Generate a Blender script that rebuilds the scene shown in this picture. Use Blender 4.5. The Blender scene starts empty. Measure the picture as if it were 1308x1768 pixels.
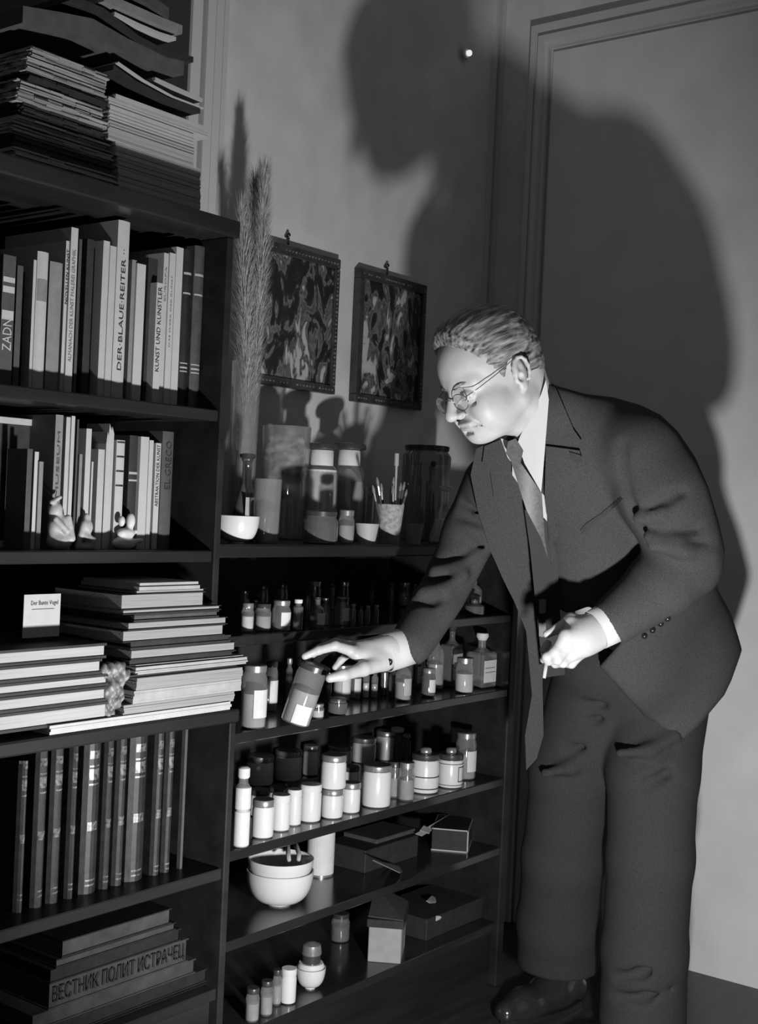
import bpy, bmesh, math, random
import numpy as np
import openvdb
from mathutils import Vector, Matrix
from mathutils.bvhtree import BVHTree
random.seed(7); rng = np.random.default_rng(7)
SC = bpy.context.scene
COL = SC.collection

# ---------------- camera (solved from the two vanishing points of a 1308x1768 frame) ----------------
CC = np.array([654.0, 884.0])
V1 = np.array([2343.0, 946.0]); V2 = np.array([-2256.0, 738.0])
FL = float(np.sqrt(-(V1 - CC) @ (V2 - CC)))
_x = np.array([*(V1 - CC), FL]); _x /= np.linalg.norm(_x)
_y = np.array([*(V2 - CC), FL]); _y /= np.linalg.norm(_y)
_z = np.cross(_x, _y)
RW = np.stack([_x, _y, _z])            # camera (right, down, forward) -> world
CAM = np.array([0.0, 0.0, 1.2])
cam_d = bpy.data.cameras.new('camera'); cam = bpy.data.objects.new('camera', cam_d); COL.objects.link(cam)
m4 = Matrix.Identity(4)
for i in range(3):
    m4[i][0] = RW[i][0]; m4[i][1] = -RW[i][1]; m4[i][2] = -RW[i][2]; m4[i][3] = CAM[i]
cam.matrix_world = m4
cam_d.sensor_fit = 'HORIZONTAL'; cam_d.sensor_width = 36.0; cam_d.lens = 36.0 * FL / 1308.0
cam_d.clip_start = 0.05
SC.camera = cam

def ray(px, py): return RW @ (np.array([px - CC[0], py - CC[1], FL]) / FL)
def at(px, py, d): return CAM + d * ray(px, py)
def onp(px, py, ax, val):
    r = ray(px, py); return CAM + r * ((val - CAM[ax]) / r[ax])
def proj(p):
    q = RW.T @ (np.asarray(p, float) - CAM); return CC[0] + FL * q[0] / q[2], CC[1] + FL * q[1] / q[2], q[2]
def vdir(x, y, z): return RW @ np.array([x, y, z], float)   # camera-space direction to world

XR = float(onp(1188, 1672, 2, 0.0)[0])          # right wall plane
YW = float(onp(868, 11, 0, XR)[1])              # back wall plane

# ---------------- light ----------------
LAMP = np.array([1.30, 0.54, 0.56])
SC.view_settings.view_transform = 'Standard'; SC.view_settings.look = 'None'
SC.view_settings.gamma = 1.0; SC.view_settings.use_curve_mapping = False
SC.view_settings.exposure = 0.0
sd = bpy.data.lights.new('photographer_lamp', 'SPOT'); so = bpy.data.objects.new('photographer_lamp', sd); COL.objects.link(so)
so.location = LAMP
sd.energy = 112.0; sd.spot_size = math.radians(96); sd.spot_blend = 0.7; sd.shadow_soft_size = 0.035
_az, _el = math.radians(32), math.radians(16)
AIM = Vector((math.sin(_az) * math.cos(_el), math.cos(_az) * math.cos(_el), math.sin(_el)))
# the reflector throws an oval beam, its long axis running from upper left to lower right
so.matrix_world = Matrix.Translation(Vector(LAMP)) @ AIM.to_track_quat('-Z', 'Y').to_matrix().to_4x4() @ Matrix.Rotation(math.radians(-43), 4, 'Z') @ Matrix.Diagonal((2.3, 1.0, 1.0, 1.0))
w = bpy.data.worlds.new('world'); SC.world = w; w.use_nodes = True
w.node_tree.nodes['Background'].inputs[0].default_value = (1, 1, 1, 1)
w.node_tree.nodes['Background'].inputs[1].default_value = 0.105

# ---------------- materials ----------------
_M = {}
def M(name, v=0.5, rough=0.6, spec=0.4, coat=0.0, metal=0.0, var=0.0, scale=20.0, stretch=(1, 1, 1), bump=0.0, v2=None, detail=4.0):
    if name in _M: return _M[name]
    m = bpy.data.materials.new(name); m.use_nodes = True; nt = m.node_tree; b = nt.nodes['Principled BSDF']
    b.inputs['Base Color'].default_value = (v, v, v, 1)
    b.inputs['Roughness'].default_value = rough; b.inputs['Specular IOR Level'].default_value = spec
    b.inputs['Coat Weight'].default_value = coat; b.inputs['Coat Roughness'].default_value = 0.12
    b.inputs['Metallic'].default_value = metal
    if var or bump:
        tc = nt.nodes.new('ShaderNodeTexCoord'); mp = nt.nodes.new('ShaderNodeMapping'); mp.inputs['Scale'].default_value = stretch
        n = nt.nodes.new('ShaderNodeTexNoise'); n.inputs['Scale'].default_value = scale; n.inputs['Detail'].default_value = detail
        nt.links.new(tc.outputs['Object'], mp.inputs[0]); nt.links.new(mp.outputs[0], n.inputs['Vector'])
        if var:
            cr = nt.nodes.new('ShaderNodeValToRGB')
            a = max(0.001, v * (1 - var)); c = v * (1 + var) if v2 is None else v2
            cr.color_ramp.elements[0].position = 0.3; cr.color_ramp.elements[1].position = 0.7
            cr.color_ramp.elements[0].color = (a, a, a, 1); cr.color_ramp.elements[1].color = (c, c, c, 1)
            nt.links.new(n.outputs['Fac'], cr.inputs[0]); nt.links.new(cr.outputs[0], b.inputs['Base Color'])
        if bump:
            bp = nt.nodes.new('ShaderNodeBump'); bp.inputs['Strength'].default_value = bump; bp.inputs['Distance'].default_value = 0.004
            nt.links.new(n.outputs['Fac'], bp.inputs['Height']); nt.links.new(bp.outputs[0], b.inputs['Normal'])
    _M[name] = m; return m
def glass(name, tint=0.85, gl=0.06):
    if name in _M: return _M[name]
    m = bpy.data.materials.new(name); m.use_nodes = True; nt = m.node_tree; nt.nodes.clear()
    o = nt.nodes.new('ShaderNodeOutputMaterial'); mx = nt.nodes.new('ShaderNodeMixShader')
    t = nt.nodes.new('ShaderNodeBsdfTransparent'); t.inputs[0].default_value = (tint, tint, tint, 1)
    g = nt.nodes.new('ShaderNodeBsdfGlossy'); g.inputs['Roughness'].default_value = gl; g.inputs[0].default_value = (1, 1, 1, 1)
    lw = nt.nodes.new('ShaderNodeLayerWeight'); lw.inputs[0].default_value = .5
    pw = nt.nodes.new('ShaderNodeMath'); pw.operation = 'POWER'; pw.inputs[1].default_value = 3.5
    f = nt.nodes.new('ShaderNodeMath'); f.operation = 'MULTIPLY_ADD'; f.inputs[1].default_value = .75; f.inputs[2].default_value = .09
    nt.links.new(lw.outputs['Facing'], pw.inputs[0]); nt.links.new(pw.outputs[0], f.inputs[0]); nt.links.new(f.outputs[0], mx.inputs[0]); nt.links.new(t.outputs[0], mx.inputs[1]); nt.links.new(g.outputs[0], mx.inputs[2])
    d = nt.nodes.new('ShaderNodeBsdfDiffuse'); d.inputs[0].default_value = (.8, .8, .8, 1)   # pale diffuse layer added so the glass stays visible
    m2 = nt.nodes.new('ShaderNodeMixShader'); m2.inputs[0].default_value = 0.10
    nt.links.new(mx.outputs[0], m2.inputs[1]); nt.links.new(d.outputs[0], m2.inputs[2]); nt.links.new(m2.outputs[0], o.inputs[0])
    _M[name] = m; return m
WALL = M('plaster_wall', .55, .85, .2, var=.10, scale=9, bump=.15, detail=8)
BACKW = M('lightened_back_panel', .035, .7, .2, var=.3, scale=12, stretch=(1, 1, .15))  # panel tone lightened to lift the shaded shelf backs
PAINT = M('painted_trim', .5, .4, .5, var=.05, scale=6, stretch=(1, 1, .1))
DOORM = M('painted_door', .56, .5, .4, var=.07, scale=7, detail=6)
FLOOR = M('dark_floor', .03, .4, .5, var=.3, scale=5, stretch=(1, 8, 1))
WOOD = M('dark_varnished_wood', .016, .35, .22, coat=.0, var=.35, scale=18, stretch=(.15, 1, 1))
PAPER = M('white_paper', .36, .8, .2, var=.05, scale=40)
PAGES = M('page_edges', .30, .85, .1, var=.16, scale=260, stretch=(.03, 1, 4), bump=.25)
PAGESDIM = M('dimmed_page_edges', .22, .85, .1, var=.22, scale=260, stretch=(.03, 1, 4), bump=.25)  # page edges darkened to offset the strong light of the near lamp
PAPERDIM = M('dimmed_paper', .27, .8, .2, var=.1, scale=40)  # paper darkened likewise against the near lamp
PAGESG = M('grey_page_edges', .24, .85, .1, var=.25, scale=220, stretch=(.03, 1, 4), bump=.3)
DIMCLOTH = M('dimmed_book_cloth', .012, .8, .15, var=.2, scale=60)  # cloth darkened to stand in for weak light on the bottom shelf
DIMSPINE = M('dimmed_spine_paper', .030, .8, .2, var=.3, scale=30)  # spine paper darkened the same way, as if dimly lit
RAG = M('ragged_paper_edges', .16, .9, .1, var=.75, v2=.42, scale=60, stretch=(.12, 1, 5), bump=.5)
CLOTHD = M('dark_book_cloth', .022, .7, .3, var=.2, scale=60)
CLOTHM = M('mid_grey_book_cloth', .055, .7, .3, var=.15, scale=60)
CLOTHG = M('grey_book_cloth', .17, .75, .2, var=.12, scale=50)
CLOTHL = M('pale_book_cover', .34, .7, .3, var=.06, scale=50)
LEATH = M('dark_leather', .012, .55, .35, coat=.0, var=.4, scale=40, bump=.2)
GILT = M('gilt_band', .34, .4, .6, metal=.1)
BLACK = M('black_gloss', .015, .18, .6)
INK = M('black_ink', .03, .7, .2)
CERAM = M('white_ceramic', .58, .25, .4, coat=.2)
LABEL = M('paper_label', .56, .7, .3, var=.06, scale=60)
LABELG = M('grey_label', .34, .7, .3, var=.1, scale=60)
TIN = M('tin_lid', .42, .28, .5, metal=.7)
TIND = M('dark_lid', .05, .3, .5, metal=.2)
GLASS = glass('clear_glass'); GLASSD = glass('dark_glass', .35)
POWD = M('white_powder', .58, .9, .1, var=.15, scale=30)
POWG = M('grey_powder', .30, .9, .1, var=.2, scale=30)
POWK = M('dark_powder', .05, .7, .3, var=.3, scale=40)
SUIT = M('tweed_suit', .050, .9, .1, var=.35, scale=600, bump=.12, detail=2)
SUITD = M('dark_suit_lining', .02, .7, .3)
TROU = M('suit_trousers', .034, .9, .1, var=.3, scale=600, bump=.12, detail=2)
SHIRT = M('white_shirt', .46, .7, .2)
TIE = M('silk_tie', .08, .5, .5, var=.25, scale=180)
SKIN = M('skin', .43, .5, .4, var=.06, scale=45, bump=.12)
SKIND = M('skin_shade', .20, .6, .3)
HAIR = M('greying_hair', .05, .5, .4, var=.75, v2=.36, scale=150, stretch=(.12, 1, 1), bump=.5, detail=6)
SHOE = M('black_shoe_leather', .02, .15, .7, coat=.5)
WIRE = M('steel_wire', .25, .25, .5, metal=.8)
RUBBER = M('black_rubber', .02, .5, .3)

# ---------------- mesh helpers ----------------
def mk(name, V, Fc, mat, parent=None, smooth=False):
    me = bpy.data.meshes.new(name); me.from_pydata([tuple(map(float, v)) for v in V], [], [tuple(map(int, f)) for f in Fc]); me.materials.append(mat)
    if smooth: me.shade_smooth()
    me.update()
    o = bpy.data.objects.new(name, me); COL.objects.link(o)
    if parent is not None: o.parent = parent
    return o
def thing(name, label, cat, loc=(0, 0, 0), group=None, rz=0.0):
    o = bpy.data.objects.new(name, None); COL.objects.link(o); o.empty_display_size = .03
    o.location = [float(a) for a in loc]; o.rotation_euler = (0, 0, rz); o['label'] = label; o['category'] = cat
    if group: o['group'] = group
    return o
def tag(o, label, cat, group=None):
    o['label'] = label; o['category'] = cat
    if group: o['group'] = group
    return o
def struct(o): o['kind'] = 'structure'; return o
BF = [(0, 3, 2, 1), (4, 5, 6, 7), (0, 1, 5, 4), (1, 2, 6, 5), (2, 3, 7, 6), (3, 0, 4, 7)]
class MB:
    def __init__(s): s.V = []; s.F = []
    def add(s, V, Fc):
        n = len(s.V); s.V += [tuple(v) for v in V]; s.F += [tuple(i + n for i in f) for f in Fc]; return s
    def box(s, x0, x1, y0, y1, z0, z1, c=0.0):
        if c:  # chamfered in plan and elevation: a softened box
            bm = bmesh.new(); bmesh.ops.create_cube(bm, size=1)
            for v in bm.verts: v.co = Vector(((x0 + x1) / 2 + v.co.x * (x1 - x0), (y0 + y1) / 2 + v.co.y * (y1 - y0), (z0 + z1) / 2 + v.co.z * (z1 - z0)))
            bmesh.ops.bevel(bm, geom=list(bm.edges), offset=c, segments=1, affect='EDGES')
            bm.verts.index_update(); s.add([v.co[:] for v in bm.verts], [[v.index for v in f.verts] for f in bm.faces]); bm.free(); return s
        return s.add([(x0, y0, z0), (x1, y0, z0), (x1, y1, z0), (x0, y1, z0), (x0, y0, z1), (x1, y0, z1), (x1, y1, z1), (x0, y1, z1)], BF)
    def tube(s, P, r, seg=8, cap=True):
        P = [np.asarray(p, float) for p in P]; R = r if hasattr(r, '__len__') else [r] * len(P); n0 = len(s.V); up = None
        for i, p in enumerate(P):
            t = P[min(i + 1, len(P) - 1)] - P[max(i - 1, 0)]; t /= np.linalg.norm(t) + 1e-12
            if up is None: up = np.cross(t, [0, 0, 1.0] if abs(t[2]) < .9 else [1.0, 0, 0])
            up = up - t * (up @ t); up /= np.linalg.norm(up) + 1e-12; b = np.cross(t, up)
            for k in range(seg):
                a = 2 * math.pi * k / seg; s.V.append(tuple(p + R[i] * (math.cos(a) * up + math.sin(a) * b)))
        for i in range(len(P) - 1):
            for k in range(seg):
                a = n0 + i * seg + k; b2 = n0 + i * seg + (k + 1) % seg; s.F.append((a, b2, b2 + seg, a + seg))
        if cap:
            s.F.append(tuple(n0 + k for k in reversed(range(seg)))); s.F.append(tuple(n0 + (len(P) - 1) * seg + k for k in range(seg)))
        return s
    def lathe(s, pr, seg=20, c=(0, 0)):
        n0 = len(s.V)
        for r, z in pr:
            for k in range(seg):
                a = 2 * math.pi * k / seg; s.V.append((c[0] + r * math.cos(a), c[1] + r * math.sin(a), z))
        for i in range(len(pr) - 1):
            for k in range(seg):
                a = n0 + i * seg + k; b = n0 + i * seg + (k + 1) % seg; s.F.append((a, b, b + seg, a + seg))
        s.F.append(tuple(n0 + k for k in reversed(range(seg)))); s.F.append(tuple(n0 + (len(pr) - 1) * seg + k for k in range(seg)))
        return s
    def build(s, name, mat, parent=None, smooth=False): return mk(name, s.V, s.F, mat, parent, smooth)
def smooth_edges(o, ang=40):
    try:
        o.data.shade_smooth(); bm = bmesh.new(); bm.from_mesh(o.data)
        for e in bm.edges:
            if len(e.link_faces) == 2 and e.calc_face_angle(0) > math.radians(ang): e.smooth = False
        bm.to_mesh(o.data); bm.free()
    except Exception: pass
    return o
def text(name, s, size, loc, xdir, ydir, mat, parent=None, squash=1.0, depth=.0004):
    cu = bpy.data.curves.new(name, 'FONT'); cu.body = s; cu.size = 1.0; cu.align_x = 'CENTER'; cu.align_y = 'CENTER'; cu.extrude = 0.0
    cu.resolution_u = 2
    t = bpy.data.objects.new(name, cu); COL.objects.link(t); bpy.context.view_layer.update()
    me = bpy.data.meshes.new_from_object(t.evaluated_get(bpy.context.evaluated_depsgraph_get())); bpy.data.objects.remove(t)
    me.name = name; me.materials.clear(); me.materials.append(mat)
    X = Vector([float(a) for a in xdir]).normalized(); Y = Vector([float(a) for a in ydir]).normalized(); L = Vector([float(a) for a in loc])
    for v in me.vertices: v.co = L + X * (v.co.x * size * squash) + Y * (v.co.y * size)
    o = bpy.data.objects.new(name, me); COL.objects.link(o)
    if parent is not None:
        o.parent = parent
        if parent.location.length: 
            for v in me.vertices: v.co = v.co - parent.location
    return o

# ---------------- setting ----------------
x0w = -1.6
struct(MB().box(x0w, XR + .1, YW, YW + .1, 0, 3.0).build('wall_back', WALL))
struct(MB().box(x0w, XR + .1, -3.0, YW + .1, -.08, 0).build('floor', FLOOR))
struct(MB().box(XR, XR + .1, -3.0, YW, 0, 3.0).build('wall_right', WALL))
# door on the right wall: casing, header and leaf, cut to the picture's corner
yj1 = float(onp(926, 51, 0, XR)[1]); yj0 = float(onp(953, 85, 0, XR)[1])
zh1 = float(onp(926, 51, 0, XR)[2]); zh0 = float(onp(953, 85, 0, XR)[2])
d = MB()
prof = [(0, .012), (.22, .03), (.30, .018), (.55, .026), (.66, .04), (.8, .022), (1.0, .022)]
def casing(dm, ya, yb, za, zb, horizontal):
    for (u0, t0), (u1, t1) in zip(prof[:-1], prof[1:]):
        t = max(t0, t1)
        if horizontal: dm.box(XR - t, XR, -1.0, ya + (yb - ya) * (1 - u0), zb + (za - zb) * (1 - u1), zb + (za - zb) * (1 - u0))
        else: dm.box(XR - t, XR, yb + (ya - yb) * u1, yb + (ya - yb) * u0, 0, za - (za - zb) * u0)
dj = MB(); casing(dj, yj0, yj1, zh1, zh0, False); door = struct(dj.build('door_1', PAINT))
dh = MB()
for (u0, t0), (u1, t1) in zip(prof[:-1], prof[1:]):
    t = max(t0, t1); dh.box(XR - t, XR, -1.0, yj1 - (yj1 - yj0) * u1, zh1 - (zh1 - zh0) * u1, zh1 - (zh1 - zh0) * u0)
dh.build('header', PAINT, door)
dl = MB(); dl.box(XR - .012, XR, -1.0, yj0 - .012, 0.0, zh0 - .014); dl.build('door_leaf', DOORM, door)
# corner bead and a pipe-like double line down the corner
struct(MB().box(XR - .05, XR - .035, YW - .012, YW, 0, 3).box(XR - .02, XR, YW - .015, YW, 0, 3).build('trim_1', PAINT))
# door casing on the back wall at the left: vertical mouldings and the dark opening beyond them
def xb(px, py=150, Y=YW): return float(onp(px, py, 1, Y)[0])
tm = MB()
for a, b, t in ((319, 336, .020), (336, 341, .006), (341, 355, .028), (355, 359, .010), (359, 372, .022), (372, 376, .008), (376, 384, .016)):
    tm.box(xb(a, 100), xb(b, 100), YW - t, YW, 0, 3)
struct(tm.build('trim_2', PAINT))
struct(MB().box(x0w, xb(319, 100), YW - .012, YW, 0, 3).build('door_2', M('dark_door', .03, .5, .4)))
# glowing bead added for a bright spot of unknown source on the wall
g = thing('glow_spot', 'tiny glowing bead added as a bright spot high on the wall above the man', 'lamp', onp(803, 93, 1, YW - .01))
gm = bpy.data.materials.new('spot_glow'); gm.use_nodes = True
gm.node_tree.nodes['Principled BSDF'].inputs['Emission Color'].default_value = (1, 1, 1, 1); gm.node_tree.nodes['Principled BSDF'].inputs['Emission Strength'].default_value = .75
def lathe_y(pr, seg=20):   # lathe about -Y
    m = MB().lathe(pr, seg); m.V = [(x, -z, y) for x, y, z in m.V]; return m
lathe_y([(.0165, 0), (.0165, .004), (.012, .007), (.009, .007)]).build('spot_backing', M('grey_backing', .5, .5), g, True)
lathe_y([(.004, .006), (.008, .009), (.009, .014), (.007, .019), (.002, .021)]).build('glow_bead', gm, g, True)

# ---------------- tall bookcase ----------------
YF = YW - .42; YB = YW - .50; YL = YB - .057
XE = float(onp(385, 850, 1, YB)[0]); XB0 = .70
def gz(px, py, Y): return float(onp(px, py, 1, Y)[2])
def gxx(px, py, Y): return float(onp(px, py, 1, Y)[0])
ZT = gz(392, 378, YB); Z1 = gz(390, 709, YB); Z2 = gz(340, 951, YB); Z3 = gz(397, 1226, YL); Z4 = gz(390, 1499, YL); Z5 = gz(377, 1708, YL)
bc = thing('bookcase', 'tall dark wooden bookcase with open shelves filling the left of the picture', 'bookcase', ((XB0 + XE) / 2, YB, 0))
def at0(o, root=bc):   # mesh built in world coordinates, moved under the root
    for v in o.data.vertices: v.co -= root.location
    o.parent = root; return o
def wbox(root, name, mat, *b, c=0.0): return at0(MB().box(*b, c).build(name, mat), root)
wbox(bc, 'side_panel', WOOD, XE - .015, XE, YB, YW - .02, Z3, ZT - .03, c=.002)
wbox(bc, 'side_panel', WOOD, XE - .015, XE, YL, YW - .02, 0, Z3 - .022, c=.002)
wbox(bc, 'side_panel', WOOD, XB0, XB0 + .026, YB, YW - .02, 0, ZT - .03, c=.002)
wbox(bc, 'back_panel', BACKW, XB0 + .026, XE - .015, YW - .032, YW - .02, .05, ZT - .03)
wbox(bc, 'top_board', WOOD, XB0 - .01, XE + .008, YB - .008, YW - .02, ZT - .03, ZT, c=.003)
for z, y in ((Z1, YB + .004), (Z2, YB + .004), (Z4, YL + .004), (Z5, YL + .004)):
    wbox(bc, 'shelf_board', WOOD, XB0 + .027, XE - .016, y, YW - .034, z - .02, z, c=.002)
wbox(bc, 'ledge', WOOD, XB0 - .005, XE + .004, YL - .004, YW - .034, Z3 - .022, Z3, c=.003)
wbox(bc, 'plinth', WOOD, XB0 + .027, XE - .016, YL + .02, YL + .04, 0, Z5 - .021)

def put(root, o):
    for v in o.data.vertices: v.co -= root.location
    o.parent = root; return o
def book_up(label, px0, px1, pyt, pym, Y, zb, cov, depth=.17, pages=PAGES, group=None, bands=None, txt=None, name='book', tilt=0.0, labels=None, curved=.0):
    x0 = gxx(px0, pym, Y); x1 = gxx(px1, pym, Y); zt = gz((px0 + px1) / 2, pyt, Y); w = x1 - x0; cx = (x0 + x1) / 2; hb = zt - zb
    t = thing(name, label, 'book', (cx, Y, zb), group)
    bt = min(.0028, w * .25); m = MB()
    n = 5; ring = []      # rounded spine
    for i in range(n + 1):
        u = -1 + 2 * i / n; ring.append((u * w / 2, curved * (u * u)))
    m2 = MB()
    for i in range(n):
        (a, ya), (b, yb) = ring[i], ring[i + 1]
        m2.box(a, b, 0, 0, 0, 0) if False else None
    V = []; Fc = []
    for (a, ya) in ring: V += [(a, ya, 0), (a, ya, hb)]
    V += [(w / 2, depth, 0), (w / 2, depth, hb), (w / 2 - bt, depth, 0), (w / 2 - bt, depth, hb)]
    V += [(w / 2 - bt, .006 + curved, 0), (w / 2 - bt, .006 + curved, hb), (-w / 2 + bt, .006 + curved, 0), (-w / 2 + bt, .006 + curved, hb)]
    V += [(-w / 2 + bt, depth, 0), (-w / 2 + bt, depth, hb), (-w / 2, depth, 0), (-w / 2, depth, hb)]
    k = len(V) // 2
    for i in range(k):
        j = (i + 1) % k; Fc.append((2 * i, 2 * j, 2 * j + 1, 2 * i + 1))
    # caps: spine strip + two boards
    o1 = list(range(n + 1)); rb = n + 3; lb = n + 4
    for top in (0, 1):
        f = [2 * i + top for i in o1] + [2 * (n + 3) + top, 2 * (n + 4) + top]
        Fc.append(tuple(f if top else f[::-1]))
        f = [2 * n + top, 2 * (n + 1) + top, 2 * (n + 2) + top, 2 * (n + 3) + top]; Fc.append(tuple(f if top else f[::-1]))
        f = [2 * (n + 4) + top, 2 * (n + 5) + top, 2 * (n + 6) + top, 0 + top]; Fc.append(tuple(f if top else f[::-1]))
    mk('cover', V, Fc, cov, t)
    MB().box(-w / 2 + bt, w / 2 - bt, .0065 + curved, depth - .004, .002, hb - .003).build('pages', pages, t)
    if bands:
        for (py0, py1, mt) in bands:
            za = gz((px0 + px1) / 2, py1, Y) - zb; zc = gz((px0 + px1) / 2, py0, Y) - zb
            bm2 = MB()
            for i in range(n):
                (a, ya), (b, yb) = ring[i], ring[i + 1]
                a *= .92; b *= .92
                bm2.add([(a, ya - .0006, za), (b, yb - .0006, za), (b, yb - .0006, zc), (a, ya - .0006, zc), (a, ya + .001, za), (b, yb + .001, za), (b, yb + .001, zc), (a, ya + .001, zc)], BF)
            bm2.build('spine_band', mt, t)
    if txt:
        s, py0, py1, size, mt = txt
        za = gz((px0 + px1) / 2, py1, Y) - zb; zc = gz((px0 + px1) / 2, py0, Y) - zb
        o = text('lettering', s, 1.0, (0, 0, 0), (1, 0, 0), (0, 1, 0), mt)
        xs = [v.co.x for v in o.data.vertices]; L = max(xs) - min(xs); k = (zc - za) / L
        ys = [v.co.y for v in o.data.vertices]; hy = max(ys) - min(ys); ky = size * w / hy; my = (max(ys) + min(ys)) / 2; mx = (max(xs) + min(xs)) / 2
        for v in o.data.vertices: v.co = Vector((-(v.co.y - my) * ky, -.0008, (za + zc) / 2 + (v.co.x - mx) * k))
        o.parent = t
    if tilt: t.rotation_euler = (0, tilt, 0)
    return t

# row 1 : tall art books
Y1 = YB + .05
G1 = None
book_up('magazine with white lettering on its cover at the far left of the upper book row', 2, 24, 440, 540, Y1 - .01, Z1, CLOTHM, bands=[(478, 487, PAPER), (494, 505, PAPER), (536, 552, PAPER)], txt=('ZADN', 550, 606, .7, PAPER))
book_up('thin dark grey booklet beside the lettered magazine in the upper row', 27, 37, 458, 540, Y1, Z1, CLOTHM)
book_up('very thin white edged booklet left of the thick pale book', 55, 60, 448, 530, Y1, Z1, CLOTHL, depth=.15)
book_up('thick pale grey book with faint title, second wide spine in the upper row', 63, 82, 434, 530, Y1 - .003, Z1, CLOTHL, bands=[(482, 520, CLOTHG)], curved=.003)
book_up('wide mid grey cloth book with slanting pale top', 84, 106, 452, 540, Y1, Z1, CLOTHG, curved=.002)
book_up('thin white book with small lettering next to the mid grey cloth book', 110, 117, 415, 520, Y1, Z1, CLOTHL, txt=('NOVELLEN KUNST', 430, 525, .6, INK))
book_up('tall pale book with worn printed spine rising above its thin white neighbour', 118, 130, 392, 520, Y1 - .004, Z1, PAPER, txt=('ALMANACH DER KUNST MALEREI GRAPHIK', 430, 626, .5, CLOTHG))
book_up('narrow dark book with chipped spine behind the tall pale one', 132, 137, 412, 530, Y1 + .004, Z1, CLOTHM)
book_up('dark grey cloth book standing in the gap left of the ragged pair', 146, 158, 412, 530, Y1 + .01, Z1, CLOTHD)
book_up('pale book with torn yellowed spine top, left one of the ragged pair', 174, 185, 415, 530, Y1, Z1, CLOTHL, bands=[(415, 423, PAPER)])
book_up('pale worn book, right one of the ragged pair beside the almanac', 186, 197, 424, 530, Y1 - .002, Z1, CLOTHL)
book_up('tallest white book with its title DER BLAUE REITER lettered up the spine', 200, 220, 380, 520, Y1 - .004, Z1, PAPER, txt=('DER·BLAUE·REITER ··', 430, 640, .36, INK), curved=.002)
book_up('narrow grey book right of the tallest white book', 224, 232, 448, 550, Y1, Z1, CLOTHG)
book_up('bright plain white book in the middle of the upper row', 233, 248, 455, 550, Y1 - .004, Z1, PAPER)
book_up('wide black book with pale top edge right of the plain white book', 252, 268, 445, 550, Y1 + .008, Z1, CLOTHD, pages=PAPER)
book_up('short white book with a row of black letters down its spine', 268, 279, 488, 560, Y1 - .008, Z1, PAPER, txt=('KUNST UND KUNSTLER', 495, 642, .62, INK))
book_up('slim pale brochure behind the short lettered book', 279, 287, 436, 540, Y1, Z1, CLOTHL, txt=('EUROPA', 460, 520, .4, CLOTHG))
book_up('white brochure with split top and small print', 289, 299, 436, 540, Y1 - .003, Z1, PAPER, txt=('DAS WERK DER KUNST', 475, 600, .25, CLOTHG))
book_up('bright white brochure with a torn notch at its top', 300, 312, 426, 540, Y1 - .004, Z1, PAPER)
gb = [(470, 474, GILT), (505, 508, GILT), (627, 629, GILT), (634, 637, GILT), (641, 643, GILT)]
book_up('black leather volume with gilt lines, left of the matching pair', 316, 331, 430, 540, Y1, Z1, LEATH, bands=gb, curved=.005, group='matching gilt volumes at the row end')
book_up('dark grey leather volume with gilt lines at the right end of the upper row', 335, 352, 424, 540, Y1, Z1, M('worn_grey_leather', .05, .5, .4, var=.25, scale=60), bands=[(a + 3, b + 3, c) for a, b, c in gb], curved=.005, group='matching gilt volumes at the row end')
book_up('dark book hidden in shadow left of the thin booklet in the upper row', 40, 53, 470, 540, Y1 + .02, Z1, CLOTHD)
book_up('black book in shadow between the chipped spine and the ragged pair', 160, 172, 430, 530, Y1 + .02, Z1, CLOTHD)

# row 2 : smaller books behind the figurines, white framed print
Y2 = YB + .06
fr = thing('picture_frame', 'white framed dark print leaning behind small books on the second shelf', 'picture frame', (gxx(40, 800, Y2 + .06), Y2 + .06, Z2))
xa, xc, za, zc = gxx(-60, 800, Y2 + .06), gxx(94, 800, Y2 + .06), Z2, gz(92, 728, Y2 + .06)
for nm, b in (('rail', (xa, xc, zc - .010, zc)), ('rail', (xa, xc, za, za + .01)), ('stile', (xa, xa + .01, za + .01, zc - .01)), ('stile', (xc - .006, xc, za + .01, zc - .01))):
    put(fr, MB().box(b[0], b[1], Y2 + .06, Y2 + .072, b[2], b[3]).build(nm, CLOTHL))
put(fr, MB().box(xa + .01, xc - .006, Y2 + .064, Y2 + .070, za + .01, zc - .01).build('print', M('dark_print', .03, .5, .3, var=.5, scale=25)))
book_up('small dark booklet at the far left behind the figurines', 46, 55, 775, 815, Y2, Z2, CLOTHM, depth=.05)
book_up('short bright booklet above the seated figurine', 59, 66, 780, 810, Y2, Z2, PAPER, depth=.05)
book_up('short grey booklet leaning beside the bright one', 67, 74, 797, 825, Y2 - .004, Z2, CLOTHG, depth=.05)
book_up('tall grey printed book beside the white frame on the second shelf', 93, 106, 716, 800, Y2, Z2, CLOTHG, txt=('MUSEUM', 745, 860, .35, CLOTHM))
book_up('tall pale book with ragged top, third spine on the second shelf', 112, 120, 720, 790, Y2, Z2, CLOTHL)
book_up('white thin book pressed against the ragged pale one', 121, 127, 718, 790, Y2 - .003, Z2, PAPER)
book_up('very thin dark pamphlet right of the white thin book', 131, 134, 724, 790, Y2, Z2, CLOTHM)
book_up('thin grey pamphlet pair above the middle figurine', 136, 141, 784, 820, Y2, Z2, CLOTHG)
book_up('bright slim book standing above the middle figurine', 147, 156, 740, 800, Y2, Z2, PAPER)
book_up('short white pamphlet beside the bright slim book', 157, 160, 797, 830, Y2, Z2, CLOTHL)
book_up('short pale booklet before the torn papers', 169, 180, 776, 800, Y2, Z2, CLOTHL)
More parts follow.
